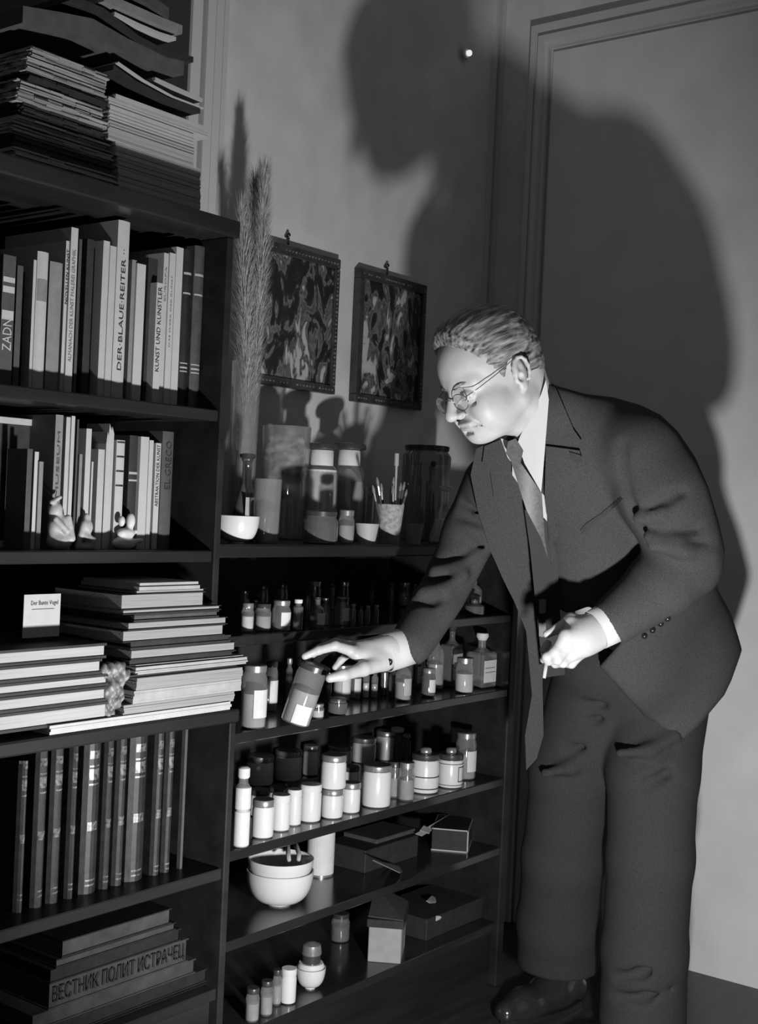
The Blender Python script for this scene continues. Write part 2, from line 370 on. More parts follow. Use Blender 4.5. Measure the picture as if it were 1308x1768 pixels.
tp = thing('paper_bundle', 'bundle of torn upright papers with frayed tips on the second shelf', 'papers', (gxx(190, 800, Y2), Y2, Z2))
for k, (a, b, yt) in enumerate(((182, 187, 745), (187, 191, 731), (191, 195, 738), (194, 199, 736))):
    xa, xc = gxx(a, 800, Y2), gxx(b, 800, Y2); zt = gz(a, yt, Y2)
    o = MB().add([(xa, Y2 + .002 * k, Z2), (xc, Y2 + .002 * k, Z2), (xc, Y2 + .002 * k, zt - .012), ((xa * 2 + xc) / 3, Y2 + .002 * k, zt), (xa, Y2 + .002 * k, zt - .02),
                  (xa, Y2 + .06, Z2), (xc, Y2 + .06, Z2), (xc, Y2 + .06, zt - .012), ((xa * 2 + xc) / 3, Y2 + .06, zt), (xa, Y2 + .06, zt - .02)],
                 [(4, 3, 2, 1, 0), (5, 6, 7, 8, 9), (0, 1, 6, 5), (1, 2, 7, 6), (2, 3, 8, 7), (3, 4, 9, 8), (4, 0, 5, 9)]).build('sheet', PAPER if k % 2 else CLOTHL); put(tp, o)
book_up('pale book with four dark bands across its spine', 201, 215, 760, 810, Y2, Z2, PAPER, bands=[(762, 765, CLOTHD), (787, 790, CLOTHD), (812, 815, CLOTHD), (837, 840, CLOTHD)], curved=.002)
book_up('black book with two bright stripes low on its spine', 223, 239, 752, 815, Y2, Z2, CLOTHD, bands=[(815, 819, GILT), (828, 831, GILT)], curved=.002)
book_up('bright white thick book on the second shelf', 241, 255, 754, 815, Y2 - .006, Z2, PAPER)
book_up('bright white slim book joined to the thick white one', 256, 263, 760, 815, Y2 - .004, Z2, PAPER)
book_up('white book with dense black lettering up its spine on the second shelf', 267, 276, 765, 820, Y2, Z2, PAPER, txt=('ABSTRAKTION DER KUNST', 768, 875, .6, INK))
book_up('dark grey lettered book at the right end of the second shelf', 280, 299, 745, 820, Y2 - .006, Z2, CLOTHM, txt=('EL GRECO', 762, 845, .5, INK), curved=.003)

# figurines on the second shelf, each one smooth sculpted body
def vdb_mesh(D, lo, h, iso=0.0):
    g = openvdb.FloatGrid(1.0); g.copyFromArray(np.ascontiguousarray(D.astype(np.float32)))
    p, q = g.convertToQuads(isovalue=iso)
    return np.asarray(p) * h + lo, np.asarray(q)[:, ::-1]
class Field:
    def __init__(s, lo, hi, h):
        s.lo = np.asarray(lo, float); s.h = h; s.n = np.ceil((np.asarray(hi) - s.lo) / h).astype(int) + 1
        s.D = np.full(s.n, .06, np.float32)
    def sub(s, c0, c1, mg):
        a = np.maximum(np.floor((np.asarray(c0) - mg - s.lo) / s.h).astype(int), 0); b = np.minimum(np.ceil((np.asarray(c1) + mg - s.lo) / s.h).astype(int) + 1, s.n)
        if np.any(b <= a): return None, None
        ax = [s.lo[i] + s.h * np.arange(a[i], b[i]) for i in range(3)]
        P = np.stack(np.meshgrid(*ax, indexing='ij'), -1).astype(np.float32)
        return (slice(a[0], b[0]), slice(a[1], b[1]), slice(a[2], b[2])), P
    def comb(s, sl, d, k, op):
        D = s.D[sl]
        if op == 'u':
            if k > 0: hh = np.maximum(k - np.abs(D - d), 0) / k; s.D[sl] = np.minimum(D, d) - hh * hh * k * .25
            else: s.D[sl] = np.minimum(D, d)
        else:
            d = -d
            if k > 0: hh = np.maximum(k - np.abs(D - d), 0) / k; s.D[sl] = np.maximum(D, d) + hh * hh * k * .25
            else: s.D[sl] = np.maximum(D, d)
    def cone(s, a, b, ra, rb, k=.01, op='u'):
        a = np.asarray(a, float); b = np.asarray(b, float); r = max(ra, rb)
        sl, P = s.sub(np.minimum(a, b) - r, np.maximum(a, b) + r, .03 + k)
        if sl is None: return s
        ba = b - a; L2 = float(ba @ ba) + 1e-12; t = np.clip(((P - a) @ ba) / L2, 0, 1)
        d = np.linalg.norm(P - a - t[..., None] * ba, axis=-1) - (ra + (rb - ra) * t)
        s.comb(sl, d, k, op); return s
    def chain(s, pts, rs, k=.01, op='u'):
        for i in range(len(pts) - 1): s.cone(pts[i], pts[i + 1], rs[i], rs[i + 1], k, op)
        return s
    def ell(s, c, r, ax=None, k=.01, op='u'):
        c = np.asarray(c, float); r = np.asarray(r, float); A = np.eye(3) if ax is None else np.asarray(ax, float)
        m = float(r.max()); sl, P = s.sub(c - m, c + m, .03 + k)
        if sl is None: return s
        q = (P - c) @ A.T; k0 = np.linalg.norm(q / r, axis=-1); k1 = np.linalg.norm(q / (r * r), axis=-1) + 1e-9
        s.comb(sl, k0 * (k0 - 1) / k1, k, op); return s
    def mesh(s): return vdb_mesh(s.D, s.lo, s.h)
CLAY = M('glazed_clay', .30, .5, .4, var=.35, scale=60)
CLAYL = M('pale_plaster', .45, .6, .4, var=.2, scale=60)
def figurine(label, px, pyb, prims, mat, s0=.05):
    p = onp(px, pyb, 2, Z2); p = np.array([gxx(px, pyb, YB + s0), YB + s0, Z2])
    t = thing('figurine', label, 'figurine', p, 'small figurines on the second shelf')
    f = Field((-.045, -.035, -.004), (.045, .04, .11), .0016)
    for kind, *a in prims:
        (f.cone if kind == 'c' else f.ell)(*a[:-1], k=a[-1])
    sl, P = f.sub((-.05, -.05, -.02), (.05, .05, 0), 0); f.D[sl] = np.maximum(f.D[sl], -P[..., 2])
    V, Q = f.mesh(); mk('body', V, Q, mat, t, True); return t, p
figurine('seated grey clay figurine with hooded head, leftmost on the second shelf', 98, 937,
         [('e', (.004, 0, .012), (.022, .018, .014), None, .006), ('e', (0, 0, .034), (.017, .014, .024), None, .008), ('e', (-.006, 0, .062), (.012, .011, .014), None, .005),
          ('c', (-.018, -.006, .075), (-.002, -.006, .083), .004, .003, .004), ('c', (.012, -.01, .05), (.018, -.014, .018), .006, .006, .005), ('c', (-.012, -.01, .048), (.004, -.018, .03), .005, .005, .004)], CLAY)
figurine('small clay figurine of a bent kneeling form between the other two', 146, 925,
         [('c', (-.014, 0, .004), (-.002, 0, .042), .004, .006, .004), ('e', (.004, 0, .036), (.010, .009, .013), None, .005), ('c', (-.004, 0, .024), (.013, -.004, .014), .006, .007, .005),
          ('c', (-.012, 0, .004), (.014, 0, .006), .005, .007, .004), ('e', (.002, 0, .052), (.005, .005, .007), None, .004)], CLAY)
figurine('pale plaster horseman figurine on a flat base, rightmost on the second shelf', 216, 925,
         [('e', (-.002, 0, .010), (.024, .014, .011), None, .005), ('c', (.01, -.004, .013), (.032, -.004, .015), .004, .004, .003), ('e', (.001, 0, .027), (.018, .011, .009), None, .005),
          ('e', (.009, -.002, .048), (.008, .007, .013), None, .005), ('e', (-.011, -.002, .047), (.006, .006, .009), None, .003), ('c', (.008, 0, .035), (.010, 0, .045), .005, .005, .004), ('e', (.020, -.003, .030), (.004, .004, .004), None, .002)], CLAYL)

# sign card standing in the third compartment
YC = YL + .07
cd = thing('sign_card', 'small white printed card standing in the dark compartment above the books', 'card', (gxx(72, 1070, YC), YC, Z3))
xa, xc = gxx(41, 1050, YC), gxx(104, 1050, YC)
put(cd, MB().box(xa, xc, YC, YC + .0015, gz(72, 1100, YC), gz(72, 1026, YC)).build('card', PAPER))
o = text('lettering', 'Der Bunte Vogel', 1.0, (0, 0, 0), (1, 0, 0), (0, 1, 0), CLOTHM); xs = [v.co.x for v in o.data.vertices]; k = (xc - xa) * .74 / (max(xs) - min(xs))
for v in o.data.vertices: v.co = Vector(((xa + xc) / 2 + v.co.x * k + .004, YC - .0008, gz(72, 1041, YC) + v.co.y * k * 1.3))
put(cd, o)
put(cd, MB().box(xa + .015, xc - .012, YC - .0006, YC, gz(72, 1052, YC), gz(72, 1051, YC)).build('rule', CLOTHM))
put(cd, MB().box(xa + .01, xc - .01, YC + .0016, YC + .03, Z3, gz(72, 1100, YC) + .004).build('stand', WOOD))

# ---------------- horizontal books and papers ----------------
def flat(name, label, cat, px0, px1, pyt, pyb, Y, depth=.2, cov=CLOTHD, pages=PAGES, bd=.0022, rag=0, zb=None, group=None, inset=.003, sag=0.0, rot=0.0, pyref='R', txt=None):
    """lying book: boards top and bottom with page block between; px0..px1 along the shelf, pyt/pyb read at the right end"""
    pr = px1 if pyref == 'R' else px0
    za = gz(pr, pyb, Y) if zb is None else zb; zc = gz(pr, pyt, Y); x0 = gxx(px0, (pyt + pyb) / 2, Y); x1 = gxx(px1, (pyt + pyb) / 2, Y); W = x1 - x0
    t = thing(name, label, cat, ((x0 + x1) / 2, Y, za), group, rot); hh = max(zc - za, .002)
    def slab(a0, a1, b0, b1, c0, c1, nm, mt, layers=1, jit=0.0):
        m = MB(); n = 10 if sag else 1; rr = np.random.default_rng(abs(hash(label)) % 1000 if False else len(label) * 31)
        for l in range(layers):
            q0 = c0 + (c1 - c0) * l / layers; q1 = c0 + (c1 - c0) * (l + 1) / layers - (.0001 if layers > 1 else 0)
            ja, jb, jc = rr.uniform(-jit, jit, 3) if jit else (0, 0, 0)
            for i in range(n):
                u0, u1 = i / n, (i + 1) / n; X0 = a0 + ja + (a1 + jb - a0 - ja) * u0; X1 = a0 + ja + (a1 + jb - a0 - ja) * u1
                s0, s1 = -sag * (2 * u0 - 1) ** 2, -sag * (2 * u1 - 1) ** 2
                m.add([(X0, b0 + jc, q0 + s0), (X1, b0 + jc, q0 + s1), (X1, b1, q0 + s1), (X0, b1, q0 + s0), (X0, b0 + jc, q1 + s0), (X1, b0 + jc, q1 + s1), (X1, b1, q1 + s1), (X0, b1, q1 + s0)], BF)
        return m.build(nm, mt, t)
    if rag: slab(-W / 2, W / 2, 0, depth, 0, hh, 'sheets', pages, rag, .004)
    elif bd <= 0: slab(-W / 2, W / 2, 0, depth, 0, hh, 'sheets', pages, max(2, int(hh / .004)), .0012)
    else:
        b = min(bd, hh * .3)
        slab(-W / 2, W / 2, 0, depth, 0, b, 'cover', cov); slab(-W / 2, W / 2, 0, depth, hh - b, hh, 'cover', cov)
        slab(-W / 2 + inset, W / 2 - inset, inset, depth - inset, b, hh - b, 'pages', pages)
    if txt:
        s, mt = txt; o = text('lettering', s, 1, (0, 0, 0), (1, 0, 0), (0, 1, 0), mt); xs = [v.co.x for v in o.data.vertices]; ys = [v.co.y for v in o.data.vertices]
        kx = W * .94 / (max(xs) - min(xs)); ky = hh * .75 / (max(ys) - min(ys)); mx, my = (max(xs) + min(xs)) / 2, (max(ys) + min(ys)) / 2
        for v in o.data.vertices: v.co = Vector(((v.co.x - mx) * kx, -.001, hh / 2 + (v.co.y - my) * ky))
        o.parent = t
    return t
# left stack of five bound folios on the ledge
YS = YL + .004
GS = 'bound folios stacked at the left of the ledge'
cuts = [(1110, 1136, 'topmost of the left stack'), (1137, 1162, 'second from the top of the left stack'), (1163, 1184, 'middle one of the left stack'), (1185, 1210, 'second from the bottom of the left stack'), (1211, 1243, 'thickest and lowest above the long pale board')]
prevb = None
zb = gz(184, 1243, YS)
zt_ = []
for (a, b, s), x1 in zip(reversed(cuts), (186, 184, 187, 176, 184)):
    z1 = gz(184, a, YS)
    t = flat('folio', 'dark bound folio with white page edges, ' + s, 'book', -120, x1, a, b, YS + .002 * (b % 3), .22, CLOTHD, PAGES, .0042, zb=zb, group=GS)
    zb = z1 + .0002
flat('portfolio_board', 'long pale grey board under the left folios and papers on the ledge', 'board', 88, 398, 1211, 1223, YS - .003, .25, pages=CLOTHL, bd=0, zb=Z3 + .001)
# right stack of papers on the ledge (bottom to top)
RS = 'papers and booklets heaped at the right of the ledge'
zz = gz(398, 1211, YS)
def pil(name, label, cat, px0, px1, pyt, pyr, **k):
    global zz
    Y = k.pop('Y', YS); z1 = gz(px1, pyt, Y)
    if z1 - zz < .0015: z1 = zz + .0015
    pt = k.pop('cov', CLOTHD); k['pages'] = {PAPER.name: PAPERDIM, PAGES.name: PAGESDIM}.get(k.get('pages', PAGES).name, k.get('pages'))
    t = flat(name, label, cat, px0, px1, pyt, pyr, Y, zb=zz, cov=pt, group=RS, **k)
    zz = z1 + .0003; return t
pil('paper_block', 'thick block of white loose sheets at the bottom of the right heap', 'papers', 214, 404, 1194, 1211, bd=0, depth=.23)
pil('paper_block', 'bulging pale grey sheaf lying on the thick white block', 'papers', 232, 416, 1172, 1190, bd=0, depth=.22, pages=PAPER)
pil('paper_block', 'grey middle sheaf with crushed left end in the right heap', 'papers', 236, 418, 1152, 1172, bd=0, depth=.21, pages=PAGES)
pil('booklet', 'thin dark cover lying over the grey sheaf', 'book', 225, 412, 1147, 1152, bd=.001, depth=.2, pages=CLOTHD)
pil('paper_block', 'rough folded sheets with ragged light edges sticking out to the right', 'papers', 235, 424, 1131, 1147, rag=5, depth=.2, pages=PAPER)
pil('booklet', 'dark soft cover between the ragged sheets and the white book', 'book', 224, 404, 1124, 1131, bd=.001, depth=.2, pages=CLOTHD)
pil('book', 'slim white edged book tapering to the left in the right heap', 'book', 227, 408, 1108, 1124, bd=.0012, depth=.19)
pil('book', 'black bound book forming the dark gap in the right heap', 'book', 226, 398, 1096, 1108, bd=.004, depth=.18, pages=CLOTHD)
pil('book', 'thick white edged book above the dark gap', 'book', 213, 388, 1078, 1094, bd=.0012, depth=.18)
pil('book', 'white edged book with slightly longer covers, fourth from the top of the right heap', 'book', 222, 393, 1065, 1077, bd=.0012, depth=.18)
pil('booklet', 'dark booklet with a pale sliver under the upper papers', 'book', 232, 378, 1053, 1063, bd=.003, depth=.17, pages=CLOTHM)
pil('booklet', 'thin light edged booklet sloping under the thick top book', 'book', 213, 382, 1045, 1053, bd=.0012, depth=.17)
pil('book', 'thick white rounded book third from the top of the right heap', 'book', 210, 354, 1022, 1044, bd=.0006, depth=.17)
pil('booklet', 'folded white booklet second from the top of the right heap', 'book', 236, 355, 1016, 1024, bd=.0006, depth=.15)
pil('booklet', 'topmost thin folded leaflet of the right heap', 'book', 242, 343, 1004, 1011, rag=2, depth=.14, pages=PAPER)
# crushed roll ends between the two heaps
cr = thing('crumpled_wrapper', 'crumpled dark wrapping paper wedged between the two heaps on the ledge', 'paper', (gxx(205, 1190, YS), YS - .002, Z3 + .016))
f = Field((-.04, -.01, -.004), (.04, .06, .10), .002)
f.cone((-.012, .018, .004), (-.008, .014, .04), .014, .012, k=.01).cone((-.006, .016, .045), (.02, .01, .062), .013, .008, k=.008).cone((-.02, .018, .07), (.012, .016, .075), .013, .009, k=.01).cone((.0, .01, .02), (.004, .01, .034), .010, .012, k=.004)
f.D += (.002 * np.sin(np.arange(f.n[0]) * .9)[:, None, None] * np.sin(np.arange(f.n[2]) * .55)[None, None, :]).astype(np.float32)
V, Q = f.mesh(); mk('wrapping', V, Q, M('crumpled_dark_paper', .07, .5, .5, var=.8, v2=.25, scale=50), cr, True)

# leather volumes behind the ledge front (lower part)
YV = YL + .05
vol = [(35, 50, 1318, 'dark'), (64, 85, 1293, ''), (91, 112, 1288, ''), (122, 136, 1285, ''), (147, 176, 1278, ''), (182, 197, 1274, ''), (203, 220, 1270, ''), (226, 256, 1264, ''), (268, 283, 1257, ''), (287, 301, 1254, '')]
wh = ['leftmost narrow', 'second from the left', 'third from the left', 'fourth from the left, narrow', 'fifth from the left, wide', 'sixth from the left, narrow', 'seventh from the left', 'widest, with a bright spot on its spine,', 'slim, gilt lined, second from the right', 'slim, at the right end']
for (a, b, yt, _), s in zip(vol, wh):
    c = (a + b) / 2; dy = (301 - c) * .14
    bands = []
    for p0, p1 in ((1276, 1290), (1300, 1303), (1306, 1325), (1330, 1333), (1393, 1408), (1487, 1490), (1495, 1498)):
        q = (b - a); bands.append((p0 + dy * (1 + (p0 - 1250) / 450), p1 + dy * (1 + (p0 - 1250) / 450), M('dull_gilt', .04, .4, .5, var=.95, v2=.17, scale=150, metal=.2)))
    book_up('leather volume, ' + s + ' in the row below the ledge', a, b, yt + 2, 1400, YV, Z4, LEATH, depth=.16, pages=PAGESG, bands=bands, curved=.009, group='leather volumes below the ledge')
lv = book_up('very thin grey pamphlet standing at the right of the leather volumes', 318, 322, 1250, 1320, YV, Z4, CLOTHM, depth=.008, group=None)
# bottom shelf: lying volumes
zz = Z5 + .001
GB = 'large books lying on the lowest bookcase shelf'
def bot(label, px0, px1, pyt, pyr, cov, pages, txt=None, bd=.002):
    global zz
    z1 = gz(px1, pyt, YL + .03); 
    if z1 - zz < .004: z1 = zz + .004
    flat('book', label, 'book', px0, px1, pyt, pyr, YL + .03, .2, cov, pages, bd, zb=zz, group=GB, txt=txt); zz = z1 + .0003
bot('dark book lying lowest on the bottom shelf with a thin pale edge', 60, 376, 1690, 1702, DIMCLOTH, DIMCLOTH)
bot('dark cloth book second from the bottom of the lying pile', 70, 358, 1672, 1690, DIMCLOTH, DIMCLOTH)
bot('dark book with a paler patch at its right end in the lying pile', 60, 338, 1655, 1672, DIMSPINE, DIMSPINE)
bot('pale spine with large faded dark capitals lying in the bottom pile', 88, 325, 1620, 1650, DIMSPINE, DIMSPINE, txt=('ВЕСТНИК ПОЛИТ ИСТРАЧЕЦ', BLACK))
bot('black book above the lettered spine in the bottom pile', 90, 312, 1603, 1618, DIMCLOTH, DIMCLOTH)
bot('thin grey book second from the top of the bottom pile', 100, 304, 1592, 1600, DIMCLOTH, DIMSPINE)
bot('grey cloth book topmost of the bottom pile', 110, 296, 1568, 1590, DIMCLOTH, DIMSPINE)

# ---------------- magazines and portfolios on top ----------------
YT = YB + .085
pn = ['lowest', 'second from the bottom', 'third from the bottom', 'fourth from the bottom', 'fifth from the bottom', 'sixth from the bottom', 'seventh from the bottom', 'eighth from the bottom', 'ninth from the bottom', 'topmost']
zz = ZT + .001; ztop = gz(180, 128, YT)
tot = ztop - zz; hs = [.20, .10, .09, .06, .10, .07, .10, .08, .10, .10]
px1s = [202, 200, 197, 190, 178, 180, 176, 181, 179, 180]; px0s = [26, 30, 20, 28, 36, 24, 30, 45, 42, 48]
mats = [PAGES, CLOTHD, RAG, PAGESG, CLOTHD, RAG, RAG, CLOTHD, RAG, RAG]
for i in range(10):
    hh = tot * hs[i]; x0 = gxx(px0s[i], 200, YT); x1 = gxx(px1s[i], 200, YT)
    t = thing('magazine', 'frayed old magazine, ' + pn[i] + ' in the left pile on the bookcase', 'magazine', ((x0 + x1) / 2, YT, zz), 'left pile of magazines on the bookcase'); W = x1 - x0
    n = max(2, int(hh / .0028)); m = MB(); rr = np.random.default_rng(i)
    for l in range(n):
        q0 = hh * l / n; q1 = hh * (l + 1) / n - .0003; j = rr.uniform(-.004, .004, 3)
        for s in range(6):
            u0, u1 = s / 6, (s + 1) / 6; X0 = -W / 2 + j[0] + (W + j[1]) * u0; X1 = -W / 2 + j[0] + (W + j[1]) * u1
            s0 = .0; yj = rr.uniform(-.0015, .0015)
            m.add([(X0, j[2] + yj, q0), (X1, j[2] + yj, q0), (X1, .2, q0), (X0, .2, q0), (X0, j[2] + yj, q1), (X1, j[2] + yj, q1), (X1, .2, q1), (X0, .2, q1)], BF)
    m.build('sheets', mats[i], t); zz += hh + .0003
zzl = zz
zz = ZT + .001; ztop = gz(348, 205, YT); tot = ztop - zz
hs = [.14, .16, .10, .12, .18, .12, .07, .04]; px1r = [346, 350, 349, 348, 336, 334, 358, 350]; px0r = [204, 206, 204, 200, 186, 186, 184, 196]
nm = ['lowest', 'second from the bottom', 'third from the bottom', 'fourth from the bottom', 'fifth from the bottom', 'third from the top', 'jutting out second from the top', 'topmost, thin,']
mats = [PAGES, PAGES, PAGES, PAPER, PAGES, PAPER, PAPER, CLOTHL]
for i in range(8):
    hh = tot * hs[i]; x0 = gxx(px0r[i], 250, YT); x1 = gxx(px1r[i], 250, YT); W = x1 - x0
    t = thing('magazine', 'pale magazine bundle, ' + nm[i] + ' in the right pile on the bookcase', 'magazine', ((x0 + x1) / 2, YT, zz), 'right pile of magazines on the bookcase')
    n = max(2, int(hh / .0026)); m = MB(); rr = np.random.default_rng(50 + i)
    for l in range(n):
        q0 = hh * l / n; q1 = hh * (l + 1) / n - .0002; j = rr.uniform(-.0012, .0012, 3)
        m.box(-W / 2 + j[0], W / 2 + j[1], j[2], .2, q0, q1)
    m.build('sheets', mats[i], t); zz += hh + .0003
zzr = zz
def slabq(name, label, cat, pts, Y, depth, th, mat, extra=None, group=None):
    """bent board: polyline of (px,py) of the upper front edge, th thick, running back by depth"""
    P = [onp(a, b, 1, Y) for a, b in pts]; t = thing(name, label, cat, P[len(P) // 2] - np.array([0, 0, th]), group); m = MB()
    for p, q in zip(P[:-1], P[1:]):
        a = p - np.array(t.location); b = q - np.array(t.location)
        m.add([(a[0], 0, a[2] - th), (b[0], 0, b[2] - th), (b[0], depth, b[2] - th), (a[0], depth, a[2] - th), (a[0], 0, a[2]), (b[0], 0, b[2]), (b[0], depth, b[2]), (a[0], depth, a[2])], BF)
    m.build('cover', mat, t); return t
slabq('booklet', 'light edged brochure with dark cover drooping over the right pile', 'book', [(196, 112), (236, 140), (290, 168), (346, 188)], YT - .004, .19, .008, CLOTHD)
slabq('booklet', 'thin white brochure curling above the right pile', 'book', [(204, 106), (250, 138), (300, 166), (352, 186)], YT - .006, .19, .0022, PAPER)
slabq('booklet', 'narrow grey brochure at the very top of the right pile', 'book', [(268, 133), (310, 152), (350, 170)], YT - .002, .19, .006, CLOTHL)
slabq('portfolio', 'dark drooping portfolio spread across both magazine piles', 'portfolio', [(40, 10), (100, 20), (160, 32), (220, 66), (270, 90), (318, 104)], YT - .01, .22, .026, M('dark_portfolio', .065, .7, .3, var=.2, scale=30))
slabq('portfolio', 'black portfolio with a torn tip pointing to the right', 'portfolio', [(120, -10), (180, 14), (240, 62), (290, 88), (334, 98)], YT - .015, .22, .010, CLOTHD)
slabq('paper_sheet', 'white sheet showing as a bright wedge between the portfolios', 'paper', [(198, 20), (240, 40), (275, 55), (304, 64)], YT - .018, .2, .006, PAPER)
slabq('portfolio', 'grey cardboard portfolio leaning over the white sheet', 'portfolio', [(180, -14), (230, 8), (280, 30), (315, 44)], YT - .025, .22, .015, CLOTHG)
slabq('portfolio', 'uppermost grey cardboard folder cut off by the top of the picture', 'portfolio', [(226, -28), (260, -10), (292, 14)], YT - .03, .22, .018, CLOTHM)

# ---------------- low shelf unit ----------------
ZU = [gz(600, 941, YF), gz(600, 1084, YF), gz(600, 1236, YF), gz(600, 1417, YF), gz(600, 1556, YF), gz(600, 1706, YF)]
XU0 = XE + .004; XU1 = gxx(893, 1100, YF)
us = thing('shelf_unit', 'low dark wooden shelf unit crowded with jars and bottles beneath the two pictures', 'shelf unit', ((XU0 + XU1) / 2, YF, 0))
wbox(us, 'side_panel', WOOD, XU0, XU0 + .022, YF, YW - .02, 0, ZU[0] - .024, c=.002)
wbox(us, 'side_panel', WOOD, XU1 - .03, XU1, YF, YW - .02, 0, ZU[0] - .024, c=.003)
wbox(us, 'top_board', WOOD, XU0, XU1 + .012, YF - .008, YW - .02, ZU[0] - .024, ZU[0], c=.003)
for z in ZU[1:]: wbox(us, 'shelf_board', M('glossy_shelf_board', .018, .2, .5, coat=.25, var=.3, scale=18, stretch=(.15, 1, 1)), XU0 + .023, XU1 - .031, YF + .003, YW - .034, z - .02, z, c=.002)
wbox(us, 'back_panel', BACKW, XU0 + .023, XU1 - .031, YW - .033, YW - .02, .05, ZU[0] - .025)
wbox(us, 'plinth', WOOD, XU0 + .023, XU1 - .031, YF + .02, YF + .04, 0, ZU[5] - .021)

def ves(kind, label, px, wpx, yt, yb, si, s=None, group=None, fill=None, lab=None, dark=False, cat=None, name=None, tilt=None, pos=None, zbase=None):
    """one vessel; px,wpx,yt,yb are read in the photograph's frame, si is the shelf it stands on"""
    z = ZU[si] if zbase is None else zbase
    if pos is None:
        if s is None:
            p = onp(px, yb, 2, z); Y = min(max(p[1], YF + .012 + wpx * .0006), YW - .06)
            p = np.array([gz and gxx(px, yb, Y), Y, z])
        else:
            Y = YF + s; p = np.array([gxx(px, yb, Y), Y, z])
    else: p = np.array(pos)
    p[0] = max(p[0], XU0 + .03) if si > 0 else p[0]
    dd = proj(p)[2]; k = dd / FL; R = wpx * k / 2; H = max((yb - yt) * k, .012)
    p[0] = min(p[0], XU1 - (.036 if si > 0 else .0) - R)
    nm = name or {'pot': 'jar', 'jar': 'jar', 'screw': 'jar', 'vial': 'vial', 'bottle': 'bottle', 'square': 'bottle', 'flask': 'flask', 'bowl': 'bowl', 'can': 'can', 'glass': 'drinking_glass', 'cup': 'cup', 'lidded': 'storage_jar'}[kind]
    t = thing(nm, label, cat or nm.replace('_', ' '), p, group)
    gm = GLASSD if dark else GLASS
    def L(n, pr, mt, seg=20, par=None): return smooth_edges(MB().lathe(pr, seg).build(n, mt, par or t))
    def band(n, r, z0, z1, mt, a0=-2.4, a1=.3, seg=10):   # curved paper label facing the room
        m = MB()
        for i in range(seg):
            b0 = a0 + (a1 - a0) * i / seg; b1 = a0 + (a1 - a0) * (i + 1) / seg
            q = [(r * math.cos(b), r * math.sin(b)) for b in (b0, b1)]; qq = [((r - .0007) * math.cos(b), (r - .0007) * math.sin(b)) for b in (b0, b1)]
            m.add([(*q[0], z0), (*q[1], z0), (*qq[1], z0), (*qq[0], z0), (*q[0], z1), (*q[1], z1), (*qq[1], z1), (*qq[0], z1)], BF)
        return m.build(n, mt, t)
    if kind == 'pot':       # white ointment pot with metal lid
        lh = min(.014, H * .2)
        L('body', [(R * .7, 0), (R * .96, .003), (R, .008), (R, H - lh - .006), (R * .93, H - lh - .001), (R * .93, H - lh)], fill or CERAM)
        L('lid', [(R * .98, H - lh), (R, H - lh + .002), (R, H - .002), (R * .94, H), (R * .1, H)], lab or TIN)
    elif kind in ('jar', 'screw'):
        lh = min(.013, H * .16); sh = min(.015, H * .15)
        L('body', [(R * .8, 0), (R * .97, .003), (R, .008), (R, H - lh - sh), (R * .86, H - lh - .003), (R * .86, H - lh)], gm)
        L('lid', [(R * .9, H - lh), (R * .92, H - .0015), (R * .85, H), (R * .1, H)], TIN if kind == 'screw' else TIND)
        if fill: L('contents', [(R * .9, .004), (R * .92, .006), (R * .92, H * .55), (R * .2, H * .57)], fill)
        if lab: band('label', R + .0008, H * .18, H * .62, lab)
    elif kind == 'vial':
        L('body', [(R * .8, 0), (R, .002), (R, H * .74), (R * .6, H * .8), (R * .6, H * .88)], gm, 12)
        L('stopper', [(R * .7, H * .86), (R * .8, H * .88), (R * .8, H * .98), (R * .5, H)], lab or TIND, 12)
        if fill: L('contents', [(R * .85, .002), (R * .88, .003), (R * .88, H * .5), (R * .3, H * .52)], fill, 12)
    elif kind in ('bottle', 'flask'):
        if kind == 'bottle': pr = [(R * .85, 0), (R, .004), (R, H * .58), (R * .8, H * .67), (R * .36, H * .75), (R * .34, H * .9), (R * .42, H * .905), (R * .42, H * .93)]
        else: pr = [(R * .85, 0), (R, .006), (R * .97, H * .15), (R * .55, H * .5), (R * .28, H * .66), (R * .26, H * .9), (R * .34, H * .92), (R * .34, H * .94)]
        L('body', pr, gm)
        L('stopper', [(R * .26, H * .9), (R * .3, H * .93), (R * .45, H * .96), (R * .45, H * .99), (R * .2, H)], TIND if dark else GLASS, 14)
        if fill: L('contents', [(R * .8, .004), (R * .9, .006), (R * .9 if kind == 'bottle' else R * .6, H * .42), (R * .3, H * .44)], fill)
        if lab: band('label', R + .0008, H * .14, H * .5, lab)
    elif kind == 'square':
        m = MB().box(-R, R, -R * .8, R * .8, 0, H * .66, R * .15); m.build('body', gm, t)
        L('neck', [(R * .8, H * .655), (R * .5, H * .70), (R * .3, H * .74), (R * .3, H * .86), (R * .42, H * .87)], gm, 14)
        L('stopper', [(R * .3, H * .86), (R * .38, H * .9), (R * .48, H * .94), (R * .44, H), (R * .1, H)], lab if fill is None and not dark and lab else TIND, 14)
        if lab: MB().box(-R * .82, R * .82, -R * .8 - .001, -R * .8, H * .12, H * .52).build('label', lab, t); MB().box(-R * .7, R * .7, -R * .8 - .0015, -R * .8 - .001, H * .30, H * .31).box(-R * .7, R * .6, -R * .8 - .0015, -R * .8 - .001, H * .38, H * .39).build('print', INK, t)
        if fill: MB().box(-R * .9, R * .9, -R * .7, R * .7, .003, H * .4).build('contents', fill, t)
    elif kind == 'bowl':
        n = 9; pr = [(R * .35, 0), (R * .36, .004)] + [(R * (.36 + .64 * math.sin(a * math.pi / 2 / n) ** .8), .004 + (H - .004) * (1 - math.cos(a * math.pi / 2 / n))) for a in range(1, n + 1)]
